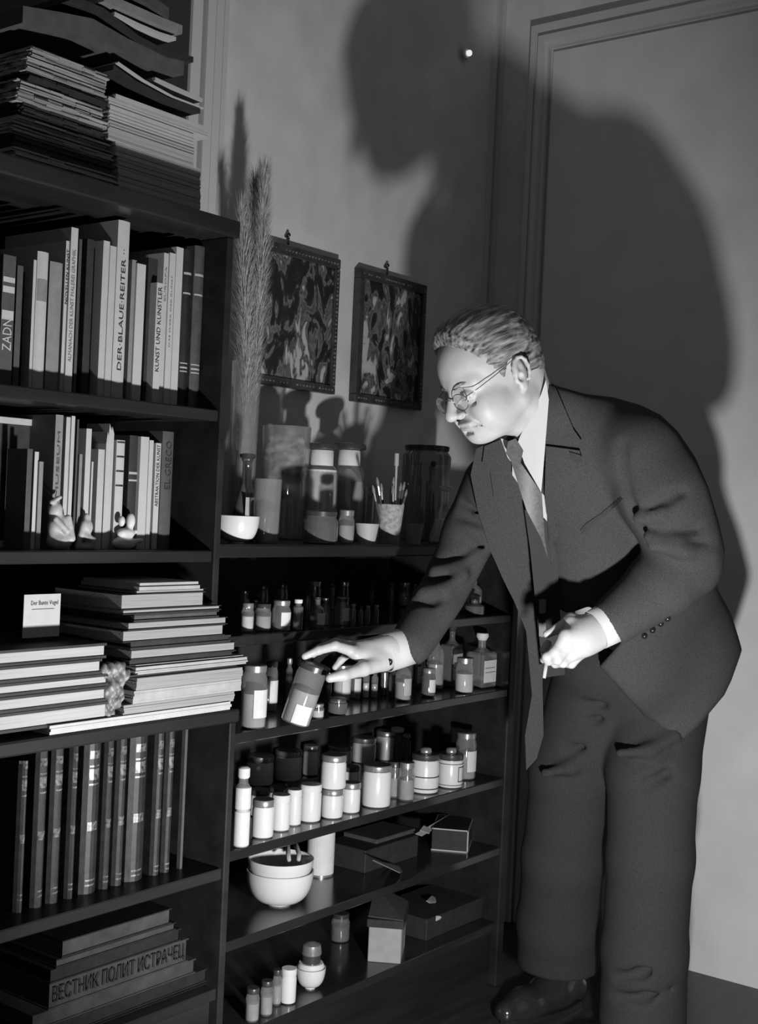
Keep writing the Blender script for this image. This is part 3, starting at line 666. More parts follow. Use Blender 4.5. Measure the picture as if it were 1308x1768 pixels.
        pr += [(R * .96, H)] + [(r * .94 - .001, z2 + .003) for r, z2 in pr[::-1][1:-1]]
        L('body', pr, fill or CERAM, 36)
    elif kind == 'can':
        L('body', [(R, 0), (R, H - .004)], TIN, 28); L('lid', [(R * 1.02, H - .008), (R * 1.02, H), (R * .95, H), (R * .93, H - .002)], TIN, 28); band('label', R + .0008, H * .04, H * .86, LABEL, -math.pi, math.pi, 28)
    elif kind == 'glass':
        L('body', [(R * .85, 0), (R * .9, .004), (R, H), (R * .96, H), (R * .86, .006), (R * .1, .006)], gm, 24)
        if fill: L('contents', [(R * .8, .007), (R * .84, .008), (R * .86, H * .5), (R * .2, H * .52)], fill)
    elif kind == 'cup':
        L('body', [(R * .7, 0), (R * .72, .003), (R, H), (R * .95, H), (R * .68, .004), (R * .1, .004)], fill or CLOTHG, 24)
    elif kind == 'lidded':   # big apothecary jar: body, neck wrapped in white, flat wide lid
        L('body', [(R * .9, 0), (R, .006), (R, H * .66), (R * .85, H * .74), (R * .66, H * .77), (R * .66, H * .79)], gm, 32)
        L('neck_band', [(R * .68, H * .76), (R * .7, H * .765), (R * .7, H * .915), (R * .68, H * .92)], LABEL, 28)
        L('lid', [(R * .72, H * .925), (R * 1.02, H * .93), (R * 1.04, H * .96), (R * .98, H * .985), (R * .3, H), (R * .1, H)], TIND, 32)
        if fill: L('contents', [(R * .85, .006), (R * .93, .008), (R * .93, H * (.72 if fill is POWD else .60)), (R * .2, H * .73)], fill)
        if lab: band('label', R + .001, H * .05, H * .33, lab, -2.1, -.9, 10)
    if tilt: t.rotation_euler = tilt
    return t, p, R, H

# --- on the top board (shelf 0)
ves('bowl', 'white porcelain bowl at the left end of the top board beside the bookcase', 408, 76, 890, 938, 0, .045)
ves('flask', 'round bellied dark glass bottle with black stopper left of the tall glass', 421, 62, 788, 940, 0, .13, dark=True, lab=LABELG)
ves('glass', 'straight clear glass tumbler in front of the crumpled ribbons', 458, 48, 830, 941, 0, .06, fill=POWK)
t, p, R, H = ves('glass', 'large clear glass jar stuffed with crumpled ribbons on the top board', 487, 84, 738, 932, 0, .25, name='glass_jar', cat='jar')
f = Field((-R, -R, .05), (R, R, H + .01), .002); ra = np.random.default_rng(3)
for i in range(13):
    a = ra.uniform(0, 6.28); z0 = ra.uniform(.13, H - .015); pts = []
    for j in range(6):
        a += ra.uniform(.4, 1.1); rr = R * ra.uniform(.55, .80); pts.append((rr * math.cos(a), rr * math.sin(a), min(z0 + ra.uniform(-.02, .02), H)))
    f.chain(pts, [.007] * 6, k=.003)
f.cone((0, 0, .12), (0, 0, H - .03), .03, .036, k=.01)
V, Q = f.mesh(); mk('ribbons', V, Q, M('ribbon_tangle', .10, .7, .4, var=.9, v2=.55, scale=32, stretch=(1, 1, 1.8), bump=.6), t, True)
ves('lidded', 'tall apothecary jar with white neck and pale contents, left of the pair', 549, 58, 764, 933, 0, .20, fill=POWD, lab=LABELG, group=None)
ves('lidded', 'tall apothecary jar with grey contents, right of the pair', 596, 56, 764, 932, 0, .23, fill=POWG)
ves('jar', 'squat dark glass jar with shiny lid in front of the left apothecary jar', 551, 62, 885, 942, 0, .045, dark=True)
ves('screw', 'small clear jar with bright metal lid in front of the right apothecary jar', 596, 28, 882, 941, 0, .03, fill=POWG)
t, p, R, H = ves('glass', 'clear glass holding dried whitish flowers behind the grey cup', 629, 34, 840, 932, 0, .22, name='flower_glass', cat='glass')
m = MB(); ra = np.random.default_rng(5)
for i in range(14):
    a = ra.uniform(0, 6.28); m.tube([(.005 * math.cos(a), .005 * math.sin(a), .01), (.012 * math.cos(a), .012 * math.sin(a), .09), (.02 * math.cos(a), .02 * math.sin(a), .11 + .03 * ra.random())], [.0012, .0015, .006], 5)
m.build('dried_flowers', PAPER, t)
ves('cup', 'pale grey tapered cup between the small jar and the brush pot', 632, 42, 905, 941, 0, .03, fill=M('matte_grey_cup', .34, .6, .3))
t, p, R, H = ves('cup', 'cloth covered brush pot holding many paint brushes', 671, 48, 870, 938, 0, .06, fill=M('woven_pot', .30, .8, .2, var=.35, scale=120), name='brush_pot', cat='pot')
ra = np.random.default_rng(9)
BP = p.copy()
for i, (dx, ytop, hd) in enumerate(((-24, 838, 0), (-17, 824, 0), (-11, 845, 1), (-5, 835, 0), (0, 838, 1), (5, 824, 0), (9, 783, 2), (14, 838, 1), (20, 834, 1), (26, 832, 0), (30, 845, 1))):
    tipx, _, tipz = onp(671 + dx, ytop, 1, BP[1]); b = thing('paint_brush', ['slim dark', 'wooden', 'grey', 'short', 'pale', 'thin', 'tallest, with white wrapped end,', 'steel', 'slanting', 'rightmost slanting', 'outermost bent'][i] + ' paint brush standing in the cloth covered brush pot', 'brush', (BP[0] + dx * .0003, BP[1] + ra.uniform(-.012, .012), BP[2] + .006), 'brushes in the cloth covered pot')
    v = np.array([tipx - BP[0] - dx * .0003, ra.uniform(-.006, .006), tipz - BP[2] - .006]); 
    MB().tube([v * 0, v * .72], [.0016, .0022], 7).build('handle', [CLOTHM, CLOTHL, PAPER][hd], b); MB().tube([v * .72, v * .86], [.0026, .0028], 7).build('ferrule', WIRE if hd < 2 else PAPER, b)
    MB().tube([v * .86, v * .93, v], [.0028, .0034, .0012] if hd < 2 else [.005, .005, .005], 7).build('bristles', M('bristles', .2, .8, .3) if hd < 2 else PAPER, b)
ves('cup', 'small grey straight cup right of the brush pot', 713, 34, 905, 940, 0, .05, fill=POWG)
t, p, R, H = ves('jar', 'big round shouldered dark jar with a pale neck label and dark oval mark', 737, 84, 772, 934, 0, .26, dark=True)
MB().lathe([(R * .9, H * .805), (R * .905, H * .81), (R * .905, H * .90), (R * .9, H * .905)], 24).build('neck_label', LABEL, t, True)
ves('flask', 'conical clear flask with white contents beside the sleeve', 765, 50, 840, 941, 0, .05, fill=POWD)
ves('bottle', 'dark slender bottle behind the conical flask', 742, 22, 800, 938, 0, .2, dark=True)
# pampas grass in a tall glass cylinder beside the bookcase
pv = np.array([gxx(412, 935, YW - .12), YW - .12, ZU[0]])
t = thing('glass_vase', 'tall clear glass cylinder vase standing between bookcase and wall', 'vase', pv)
hv = gz(412, 622, YW - .12) - ZU[0]
smooth_edges(MB().lathe([(.028, 0), (.03, .004), (.032, hv), (.0305, hv), (.028, .006), (.002, .006)], 28).build('body', GLASS, t))
PAMP = M('pampas_plume', .36, .9, .2, var=.3, scale=80); STEM = M('dry_stem', .25, .8, .2)
for i, (tx, ty, bx, spread, lb) in enumerate(((442, 318, 412, .052, 'large fluffy pampas plume leaning right over the framed picture'), (416, 370, 408, .036, 'slimmer pampas plume standing upright against the bookcase edge'), (456, 300, 414, .034, 'thin outer pampas plume bending to the right'))):
    Yp = YW - .12 - .03 * i; top = onp(tx, ty, 1, Yp); base = pv + np.array([.008 * (i - 1), .006 * (i - 1), .012])
    g = thing('pampas_grass', lb, 'dried grass', base, 'pampas grass in the tall glass vase'); v = top - base
    def cur(u): return np.array([v[0] * u ** 2.2, v[1] * u, v[2] * u])
    MB().tube([cur(u) for u in np.linspace(0, 1, 9)], .0016, 6).build('stem', STEM, g)
    ra = np.random.default_rng(20 + i); m = MB()
    for j in range(5200):
        u = 1 - .80 * ra.random() ** .9; c0 = cur(u); a = ra.uniform(0, 6.283); L = spread * (1.0 - .75 * abs((u - .66) / .48) ** 1.5) * ra.uniform(.5, 1.15)
        L = max(L, .006); dr = np.array([math.cos(a), math.sin(a), 0]) * L; e = c0 + dr + np.array([0, 0, .06 * ra.uniform(.5, 1.1)]); mid = c0 + dr * .45 + np.array([0, 0, .018])
        wv = np.array([-math.sin(a), math.cos(a), 0]) * .0005
        n = len(m.V); m.V += [tuple(c0 - wv), tuple(c0 + wv), tuple(mid + wv), tuple(mid - wv), tuple(e)]; m.F += [(n, n + 1, n + 2, n + 3), (n + 3, n + 2, n + 4)]
    o = m.build('plume', PAMP, g); o['kind'] = 'stuff'

# --- second shelf (1)
G = 'small vessels on the second shelf of the unit'
T1 = [('screw', 'small jar with pale label alone at the back left of the second shelf', 423, 16, 974, 1012, LABEL, 0, .34),
 ('screw', 'stout white filled jar at the left front of the second shelf', 426, 22, 1041, 1092, None, POWD, None),
 ('jar', 'pale ribbed jar second from the left on the second shelf', 453, 28, 1042, 1090, None, POWG, None),
 ('screw', 'clear jar with a bright narrow label third from the left on the second shelf', 484, 32, 1038, 1091, LABEL, 0, None),
 ('vial', 'dark vial with white stopper right of the narrow labelled jar', 513, 18, 1034, 1088, LABEL, 0, None),
 ('bottle', 'dark bottle with a bright square label low on its front', 546, 26, 1040, 1094, LABEL, 0, None),
 ('vial', 'short vial with shiny cap beside the bright square label', 560, 15, 1032, 1080, TIN, POWG, None),
 ('jar', 'small jar with two white label strips in the middle of the second shelf', 589, 26, 1030, 1080, LABEL, 0, None),
 ('vial', 'slender dark vial with bright cap right of the label strips', 608, 10, 1046, 1085, TIN, 0, None),
 ('vial', 'second slender dark vial, one third of the way to the sleeve', 633, 10, 1048, 1082, TIN, 0, None),
 ('vial', 'third slender dark vial just left of the sleeve', 648, 10, 1046, 1080, TIN, 0, None),
 ('vial', 'slim brown vial between the first and second slender vials', 621, 9, 1050, 1084, None, POWK, None),
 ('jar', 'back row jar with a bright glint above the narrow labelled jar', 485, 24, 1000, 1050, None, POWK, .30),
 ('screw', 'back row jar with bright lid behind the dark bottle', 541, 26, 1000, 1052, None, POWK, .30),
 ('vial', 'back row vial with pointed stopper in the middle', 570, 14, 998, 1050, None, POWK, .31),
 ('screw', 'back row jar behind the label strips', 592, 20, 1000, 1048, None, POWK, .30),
 ('vial', 'back row vial left of the bright rounded jar', 675, 12, 998, 1040, TIN, 0, .28),
 ('screw', 'back row jar with bright rounded shoulder above the sleeve', 697, 22, 994, 1036, None, POWD, .28),
 ('vial', 'back row vial right of the bright rounded jar', 715, 10, 996, 1034, TIN, 0, .28),
 ('vial', 'back row thin vial between the middle and sleeve vials', 640, 10, 1000, 1042, None, POWK, .3),
 ('bottle', 'small bottle half hidden by the lower edge of the sleeve', 791, 18, 1026, 1066, None, POWG, .12),
 ('vial', 'thin glinting vial between the half hidden and the white bottle', 803, 10, 1030, 1064, TIN, 0, .10),
 ('bottle', 'stout bottle with white contents at the right end of the second shelf', 821, 30, 1003, 1066, None, POWD, .10),
 ('bottle', 'dark squat bottle with slanted pale label at the right end below the white bottle', 818, 34, 1040, 1068, None, POWK, .04),
 ('vial', 'brown vial right behind the dark vial with white stopper', 528, 12, 1036, 1084, None, POWK, .16),
 ('vial', 'narrow vial squeezed between the stout white jar and the ribbed jar', 439, 10, 1046, 1086, TIN, 0, .16),
 ('jar', 'dark jar at the back above the ribbed jar', 452, 22, 1004, 1052, None, POWK, .31)]
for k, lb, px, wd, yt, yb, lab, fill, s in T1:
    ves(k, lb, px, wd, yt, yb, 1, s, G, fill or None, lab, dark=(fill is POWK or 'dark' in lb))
# --- third shelf (2)
G = 'bottles and jars on the third shelf of the unit'
T2 = [('screw', 'large clear storage jar with white label at the left of the third shelf', 436, 44, 1148, 1257, LABEL, POWG, .03),
 ('jar', 'tall jar with pale label behind the large clear storage jar', 464, 26, 1144, 1232, LABEL, 0, .14),
 ('vial', 'dark vial with glinting cap between the storage jars and the held jar', 497, 12, 1134, 1210, TIN, 0, .2),
 ('screw', 'tiny white ribbed jar standing at the front below the held jar', 547, 22, 1231, 1257, None, POWD, .02),
 ('jar', 'low cut glass jar at the front under the labelled jar', 581, 34, 1224, 1252, None, POWK, .03),
 ('screw', 'jar with torn white label beneath the thumb', 588, 30, 1164, 1226, LABEL, POWD, .14),
 ('screw', 'jar with neat white label right of the torn label', 609, 24, 1166, 1224, LABEL, 0, .14),
 ('vial', 'bright slender vial right of the labelled jars', 630, 12, 1164, 1216, TIN, POWD, .13),
 ('vial', 'ribbed glinting vial below the cuff', 645, 12, 1166, 1214, None, POWG, .12),
 ('vial', 'short dark vial with round bright stopper below the cuff', 662, 14, 1160, 1212, LABEL, POWK, .13),
 ('bottle', 'short bottle with shiny neck below the sleeve hem', 677, 16, 1156, 1216, None, POWK, .10),
 ('bottle', 'pointed bottle with striped triangular label', 694, 28, 1140, 1220, LABELG, POWG, .05),
 ('square', 'square bottle with a large white label and dark oval print', 716, 28, 1128, 1200, LABEL, 0, .16),
 ('screw', 'dark jar with crisp white label in front of the tall glinting bottle', 738, 24, 1160, 1210, LABEL, POWK, .05),
 ('bottle', 'tall glinting clear bottle at the front right of the third shelf', 749, 30, 1100, 1206, None, POWG, .11),
 ('square', 'black square bottle with white label left of the squat white jar', 776, 34, 1090, 1200, LABEL, POWK, .12),
 ('screw', 'squat bulging white jar before the two square bottles', 800, 32, 1144, 1205, None, POWD, .035),
 ('square', 'large square bottle with white label and stopper at the right end of the third shelf', 830, 46, 1104, 1198, LABEL, None, .06),
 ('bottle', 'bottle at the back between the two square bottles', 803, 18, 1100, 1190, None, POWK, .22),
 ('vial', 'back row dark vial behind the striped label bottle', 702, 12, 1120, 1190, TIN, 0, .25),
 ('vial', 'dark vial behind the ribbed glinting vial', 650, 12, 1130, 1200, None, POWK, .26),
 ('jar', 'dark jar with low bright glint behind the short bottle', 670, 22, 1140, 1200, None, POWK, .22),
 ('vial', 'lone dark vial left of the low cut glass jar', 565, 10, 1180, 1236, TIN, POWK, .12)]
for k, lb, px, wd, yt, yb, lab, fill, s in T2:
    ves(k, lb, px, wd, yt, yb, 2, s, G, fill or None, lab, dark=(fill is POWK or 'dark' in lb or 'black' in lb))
# --- fourth shelf (3): white pots
G = 'pots and jars on the fourth shelf of the unit'
T3 = [('pot', 'white pot with dark lid at the left of the back row', 447, 48, 1301, 1352, TIN, 0), ('pot', 'wide white pot with metal lid second in the back row', 496, 48, 1294, 1346, TIN, 0),
 ('pot', 'narrow white pot third in the back row', 535, 27, 1286, 1338, TIN, 0), ('pot', 'white pot with bright rim fourth in the back row', 585, 42, 1276, 1314, TIN, 0),
 ('pot', 'white pot with dark foot fifth in the back row', 627, 42, 1269, 1312, TIN, 0), ('pot', 'bright white pot sixth in the back row', 665, 36, 1261, 1311, TIN, 0),
 ('pot', 'small white pot at the right of the back row of pots', 697, 22, 1256, 1296, TIN, 0),
 ('vial', 'dark bottle topped with crumpled white paper in the back row', 729, 28, 1247, 1302, LABEL, POWK), ('vial', 'dark vial behind the two labelled jars', 752, 18, 1256, 1302, TIN, POWK),
 ('screw', 'tall clear jar with white label at the right end of the fourth shelf', 802, 36, 1264, 1344, LABEL, POWG),
 ('pot', 'small white pot with dark lid standing behind the stacked pots', 602, 33, 1322, 1362, TIND, 0),
 ('pot', 'white pot with dark lid in the middle row, leftmost', 447, 34, 1362, 1408, TIND, 0), ('pot', 'white pot with dark lid second in the middle row', 479, 34, 1358, 1402, TIND, 0),
 ('pot', 'white pot with dark lid third in the middle row', 503, 30, 1352, 1396, TIND, 0), ('pot', 'white pot with dark lid fourth in the middle row', 530, 36, 1348, 1392, TIND, 0),
 ('pot', 'small white pot with metal lid at the very front left', 452, 38, 1387, 1453, TIN, 0), ('pot', 'white pot with frayed paper cap second in the front row', 483, 33, 1371, 1433, LABEL, 0),
 ('pot', 'narrow white pot third in the front row', 506, 26, 1362, 1424, LABEL, 0), ('pot', 'broad white pot with paper cap in the middle of the front row', 534, 38, 1353, 1417, LABEL, 0),
 ('pot', 'white pot beneath another one in the front row', 572, 38, 1361, 1411, TIN, 0), ('pot', 'white pot right of the stacked pair in the front row', 604, 33, 1350, 1402, TIN, 0),
 ('pot', 'largest white pot with broad metal lid in the front row', 648, 50, 1324, 1396, TIN, 0),
 ('jar', 'clear glass jar with dark lid right of the largest white pot', 679, 24, 1314, 1376, None, POWG), ('screw', 'ribbed clear glass jar with bright glints in the front row', 700, 28, 1318, 1384, None, POWG),
 ('pot', 'stoneware pot with printed bands and a knobbed lid', 732, 48, 1300, 1367, TIND, 0), ('pot', 'stoneware pot with framed label and a knobbed lid', 776, 44, 1300, 1358, TIND, 0)]
for k, lb, px, wd, yt, yb, lab, fill in T3:
    t, p, R, H = ves(k, lb, px, wd, yt, yb, 3, None, G, fill or None, lab, dark=(fill is POWK))
    if 'knobbed' in lb:
        MB().lathe([(R * .4, H), (R * .42, H + .004), (R * .38, H + .012), (R * .15, H + .014)], 18).build('knob', TIN, t, True)
        m = MB()
        for a, b in (((.42, .45), (.12, .15)) if 'bands' in lb else ((.72, .74), (.1, .12))):
            m.lathe([(R * 1.0, H * a), (R + .0008, H * a), (R + .0008, H * b), (R * 1.0, H * b)], 24)
        m.build('printed_band', CLOTHM, t, True)
        if 'framed' in lb:
            m = MB()
            for (u0, u1, z0, z1) in ((-1.9, -.9, .62, .65), (-1.9, -.9, .2, .23), (-1.9, -1.84, .2, .65), (-.96, -.9, .2, .65)):
                for i in range(6):
                    b0 = u0 + (u1 - u0) * i / 6; b1 = u0 + (u1 - u0) * (i + 1) / 6
                    m.add([(R * math.cos(b) * q, R * math.sin(b) * q, H * z) for z in (z0, z1) for b, q in ((b0, 1.02), (b1, 1.02), (b1, 1), (b0, 1))], BF)
            m.build('label_frame', CLOTHM, t)
    if 'beneath another' in lb:
        ves('pot', 'white pot with metal lid stacked on another in the front row', 567, 44, 1302, 1361, 3, None, G, None, TIN, pos=np.array([p[0], p[1], p[2] + H + .0003]))
t, p, R, H = ves('vial', 'tall white tube shaped bottle squeezed against the bookcase on the fourth shelf', 415, 27, 1330, 1469, 3, .014, None, POWD, LABEL)
MB().lathe([(R * 1.02, .004), (R * 1.05, .006), (R * 1.05, H * .44), (R * 1.02, H * .45)], 18).build('label', LABEL, t, True)
MB().lathe([(R * 1.02, H * .48), (R * 1.05, H * .49), (R * 1.05, H * .74), (R * 1.02, H * .745)], 18).build('label', LABEL, t, True)
# --- fifth shelf (4)
t, p, R, H = ves('bowl', 'lower white bowl of the nested pair on the fifth shelf', 480, 116, 1530, 1588, 4, .095, 'nested white bowls')
t2, p2, R2, H2 = ves('bowl', 'upper white bowl of the nested pair, with a white spatula across it', 482, 114, 1496, 1540, 4, .095, 'nested white bowls', pos=np.array([p[0], p[1], p[2] + H * .60]))
sp = thing('spatula', 'white two pronged spatula lying across the upper bowl', 'spatula', p2 + np.array([.0, -.01, H2 + .006]))
MB().tube([(-.02, -.03, 0), (.0, -.01, .005), (.055, .045, .028)], [.004, .005, .006], 8).tube([(-.004, -.042, 0), (.016, -.026, .005), (.062, .036, .028)], [.004, .005, .006], 8).build('prong', PAPER, sp, True)
MB().tube([(.052, .046, .027), (.062, .036, .028)], [.007, .007], 8).build('handle', PAPER, sp, True)
ves('can', 'white labelled tin can behind the nested bowls', 548, 46, 1504, 1594, 4, .17)
ves('glass', 'dim grey tumbler right of the white labelled can', 588, 28, 1502, 1544, 4, .3, fill=POWG)
def carton(name, label, cat, px0, px1, pyt, pyb, s, si, depth, mat, edge=None, lid=None, rz=0.0, zb=None):
    Y = YF + s; x0 = gxx(px0, pyb, Y); x1 = gxx(px1, pyb, Y); z = ZU[si] if zb is None else zb; h = (pyb - pyt) * proj([(x0 + x1) / 2, Y, z])[2] / FL
    t = thing(name, label, cat, ((x0 + x1) / 2, Y + depth / 2, z), None, rz); W = x1 - x0
    MB().box(-W / 2, W / 2, -depth / 2, depth / 2, 0, h, .0015).build('body', mat, t)
    if edge:
        e = .003; a = W / 2 + .0006; b = depth / 2 + .0006; m = MB()
        for z0, z1 in ((0, e), (h - e, h)): m.box(-a, a, -b, -b + e, z0, z1).box(-a, -a + e, -b, b, z0, z1).box(a - e, a, -b, b, z0, z1).box(-a, a, b - e, b, z0, z1)
        for xx in (-a, a - e): m.box(xx, xx + e, -b, -b + e, e, h - e)
        m.build('edging', edge, t)
    return t, W, h
carton('box', 'dark cardboard box with bright white edging at the right of the fifth shelf', 'box', 778, 832, 1432, 1470, .06, 4, .09, CLOTHD, PAPER, rz=.5)
carton('box', 'low dark box at the middle of the fifth shelf', 'box', 630, 720, 1452, 1490, .10, 4, .12, CLOTHD)
b_, W_, h_ = carton('book', 'flat dark book lying on the low dark box of the fifth shelf', 'book', 650, 716, 1444, 1452, .12, 4, .1, CLOTHM, zb=ZU[4] + .05)
def sheetp(name, label, cat, pts, th, mat):   # folded sheet through world points (quad) with real thickness
    P = np.array(pts); c = P.mean(0); c[2] = P[:, 2].min(); t = thing(name, label, cat, c); n = np.cross(P[1] - P[0], P[3] - P[0]); n /= np.linalg.norm(n)
    V = [tuple(q - c) for q in P] + [tuple(q - c + n * th) for q in P]; mk('sheet', V, BF, mat, t); return t
def qp(pts, si, zoff=()):
    out = []
    for i, (a, b, s) in enumerate(pts): out.append(onp(a, b, 1, YF + s))
    return out
sheetp('paper_sheet', 'white folded paper leaning above the boxes at the right of the fifth shelf', 'paper', qp(((716, 1440, .10), (728, 1444, .10), (776, 1416, .16), (774, 1407, .16)), 4), .003, PAPER)
sheetp('paper_sheet', 'short white slip tucked under the leaning folded paper', 'paper', qp(((724, 1434, .07), (740, 1440, .07), (744, 1432, .09), (730, 1426, .09)), 4), .002, PAPER)
sheetp('paper_sheet', 'grey pointed sheet jutting out below the flat dark book', 'paper', qp(((643, 1486, .03), (690, 1508, .03), (702, 1500, .10), (690, 1494, .12)), 4), .002, CLOTHG)
# --- bottom shelf (5)
bx, W, h = carton('box', 'pale grey cardboard box with an open dark lid on the bottom shelf', 'box', 662, 716, 1592, 1652, .03, 5, .075, M('pale_cardboard', .27, .7, .3, var=.12, scale=30), rz=.55)
MB().box(-W / 2 - .004, W / 2 + .004, -.042, .042, h, h + .018, .001).build('lid', CLOTHD, bx)
MB().add([(-W / 2, -.04, h + .018), (W / 2 + .02, -.04, h + .018), (W / 2 + .03, .04, h + .05), (-W / 2, .04, h + .022), (-W / 2, -.04, h + .02), (W / 2 + .02, -.04, h + .02), (W / 2 + .03, .04, h + .052), (-W / 2, .04, h + .024)], BF).build('flap', CLOTHM, bx)
T5 = [('jar', 'dim glass jar at the far left of the bottom shelf', 435, 24, 1690, 1748, None, POWG, .03), ('jar', 'dim ribbed glass second from the left on the bottom shelf', 459, 22, 1686, 1746, None, POWG, .03), ('jar', 'thin glass third from the left on the bottom shelf', 476, 16, 1684, 1745, None, POWG, .05),
      ('pot', 'pale pot with frayed paper cover on the bottom shelf', 496, 27, 1682, 1742, LABEL, 0, .04), ('jar', 'dim glass jar with four glints at the back of the bottom shelf', 583, 32, 1652, 1700, None, POWK, .2)]
for k, lb, px, wd, yt, yb, lab, fill, s in T5: ves(k, lb, px, wd, yt, yb, 5, s, 'glass jars on the bottom shelf of the unit', fill or None, lab)
t, p, R, H = ves('bowl', 'small white sugar bowl with a silver lid on the bottom shelf', 534, 52, 1688, 1724, 5, .06)
smooth_edges(MB().lathe([(R * .9, H), (R * .92, H + .002), (R * .8, H + .01)], 24).build('rim', CERAM, t))
smooth_edges(MB().lathe([(R * .62, H + .01), (R * .6, H + .028)], 24).build('neck', TIND, t))
smooth_edges(MB().lathe([(R * .66, H + .028), (R * .68, H + .03), (R * .6, H + .048), (R * .2, H + .054)], 24).build('lid', TIN, t))
br = thing('brush', 'white handled flat brush lying at the right of the bottom shelf', 'brush', onp(760, 1600, 1, YF + .08))
bz = gz(760, 1586, YF + .06); br.location = (gxx(788, 1570, YF + .10), YF + .10, ZU[5] + .062)
a = onp(752, 1586, 1, YF + .05) - np.array(br.location); b = onp(782, 1572, 1, YF + .08) - np.array(br.location); c = onp(826, 1550, 1, YF + .13) - np.array(br.location)
MB().tube([a, b], [.006, .0055], 10).build('handle', PAPER, br, True); MB().tube([b, c], [.0045, .0025], 8).build('bristles', CLOTHG, br, True)
carton('box', 'black flat box under the brush on the bottom shelf', 'box', 735, 830, 1592, 1628, .05, 5, .16, CLOTHD)
sheetp('paper_sheet', 'small curled white paper behind the brush on the bottom shelf', 'paper', qp(((735, 1556, .10), (742, 1560, .10), (764, 1558, .13), (744, 1547, .14)), 5), .002, PAPER)

# ---------------- two small framed pictures (generic swirling abstract panels) ----------------
def artmat(name, seed):
    m = bpy.data.materials.new(name); m.use_nodes = True; nt = m.node_tree; b = nt.nodes['Principled BSDF']; b.inputs['Roughness'].default_value = .25
    tc = nt.nodes.new('ShaderNodeTexCoord'); mp = nt.nodes.new('ShaderNodeMapping'); mp.inputs['Location'].default_value = (seed, seed * 2, seed); mp.inputs['Scale'].default_value = (1.6, 1, .75)
    n1 = nt.nodes.new('ShaderNodeTexNoise'); n1.inputs['Scale'].default_value = 4.5; n1.inputs['Detail'].default_value = 3; n1.inputs['Distortion'].default_value = 2.2
    wv = nt.nodes.new('ShaderNodeTexNoise'); wv.inputs['Scale'].default_value = 10; wv.inputs['Detail'].default_value = 2; wv.inputs['Distortion'].default_value = 3.0
    cr = nt.nodes.new('ShaderNodeValToRGB'); e = cr.color_ramp.elements
    e[0].position = .44; e[0].color = (.012,) * 3 + (1,); e[1].position = .66; e[1].color = (.42,) * 3 + (1,)
    x = e.new(.49); x.color = (.03,) * 3 + (1,); x = e.new(.505); x.color = (.15,) * 3 + (1,); x = e.new(.56); x.color = (.05,) * 3 + (1,); x = e.new(.60); x.color = (.38,) * 3 + (1,)
    mx = nt.nodes.new('ShaderNodeMix'); mx.inputs[0].default_value = .45
    nt.links.new(tc.outputs['Object'], mp.inputs[0]); nt.links.new(mp.outputs[0], n1.inputs['Vector']); nt.links.new(mp.outputs[0], wv.inputs['Vector'])
    nt.links.new(n1.outputs['Fac'], mx.inputs[2]); nt.links.new(wv.outputs['Fac'], mx.inputs[3]); nt.links.new(mx.outputs[0], cr.inputs[0]); nt.links.new(cr.outputs[0], b.inputs['Base Color']); return m
FR = M('dark_picture_frame', .035, .35, .5, var=.4, scale=40)
def picture(label, c4, art, hook):
    Y = YW - .022
    x0 = gxx(c4[0], c4[4], Y); x1 = gxx(c4[1], c4[5], Y); z0 = gz(c4[1], c4[3], Y); z1 = gz(c4[1], c4[2], Y)
    t = thing('framed_picture', label, 'picture', ((x0 + x1) / 2, YW, z0)); W = x1 - x0; H = z1 - z0; fw = .020
    for nm, b in (('rail', (-W / 2, W / 2, H - fw * 1.3, H)), ('rail', (-W / 2, W / 2, 0, fw)), ('stile', (-W / 2, -W / 2 + fw, fw, H - fw * 1.3)), ('stile', (W / 2 - fw, W / 2, fw, H - fw * 1.3))):
        MB().box(b[0], b[1], -.024, -.002, b[2], b[3], .002).build(nm, FR, t)
    m = MB(); e = .0015
    m.box(-W / 2 + fw, W / 2 - fw, -.0255, -.023, fw - e, fw).box(-W / 2 + fw, W / 2 - fw, -.0255, -.023, H - fw * 1.3, H - fw * 1.3 + e).box(W / 2 - fw, W / 2 - fw + e, -.0255, -.023, fw, H - fw * 1.3).box(-W / 2 + fw - e, -W / 2 + fw, -.0255, -.023, fw, H - fw * 1.3)
    m.build('fillet', CLOTHM, t)
    m = MB(); ra = np.random.default_rng(int(c4[0]))
    for i in range(26):
        u = -W / 2 + .014 + (W - .028) * i / 25
        for zc in (H - fw * .7, fw * .5):
            if ra.random() < .75: r = ra.uniform(.0014, .003); m.box(u - r, u + r, -.0256, -.0238, zc - r * .8, zc + r * .8)
    for i in range(30):
        v = .02 + (H - .04) * i / 29; r = ra.uniform(.0012, .003); m.box(W / 2 - fw * .5 - r, W / 2 - fw * .5 + r, -.0256, -.0238, v - r, v + r)
    m.build('painted_dots', CLOTHG, t)['kind'] = 'stuff'
    MB().box(-W / 2 + fw, W / 2 - fw, -.018, -.014, fw, H - fw * 1.3).build('painting', art, t)
    hx = gxx(hook, 420, Y) - t.location[0]
    MB().tube([(hx, -.01, H - .004), (hx, -.012, H + .012), (hx + .003, -.01, H + .020), (hx, -.002, H + .024)], .0028, 8).build('hanger', BLACK, t, True)
    MB().tube([(hx, 0, H + .026), (hx, -.014, H + .028)], [.003, .005], 8).build('nail', BLACK, t, True)
picture('larger framed picture of pale and dark swirls, left one, beside the pampas grass', (426, 583, 447, 682, 540, 560), artmat('swirl_painting', 1.3), 503)
picture('darker framed picture of mottled swirls, right one, next to the man\'s head', (617, 732, 492, 710, 570, 600), artmat('mottled_painting', 4.1), 676)

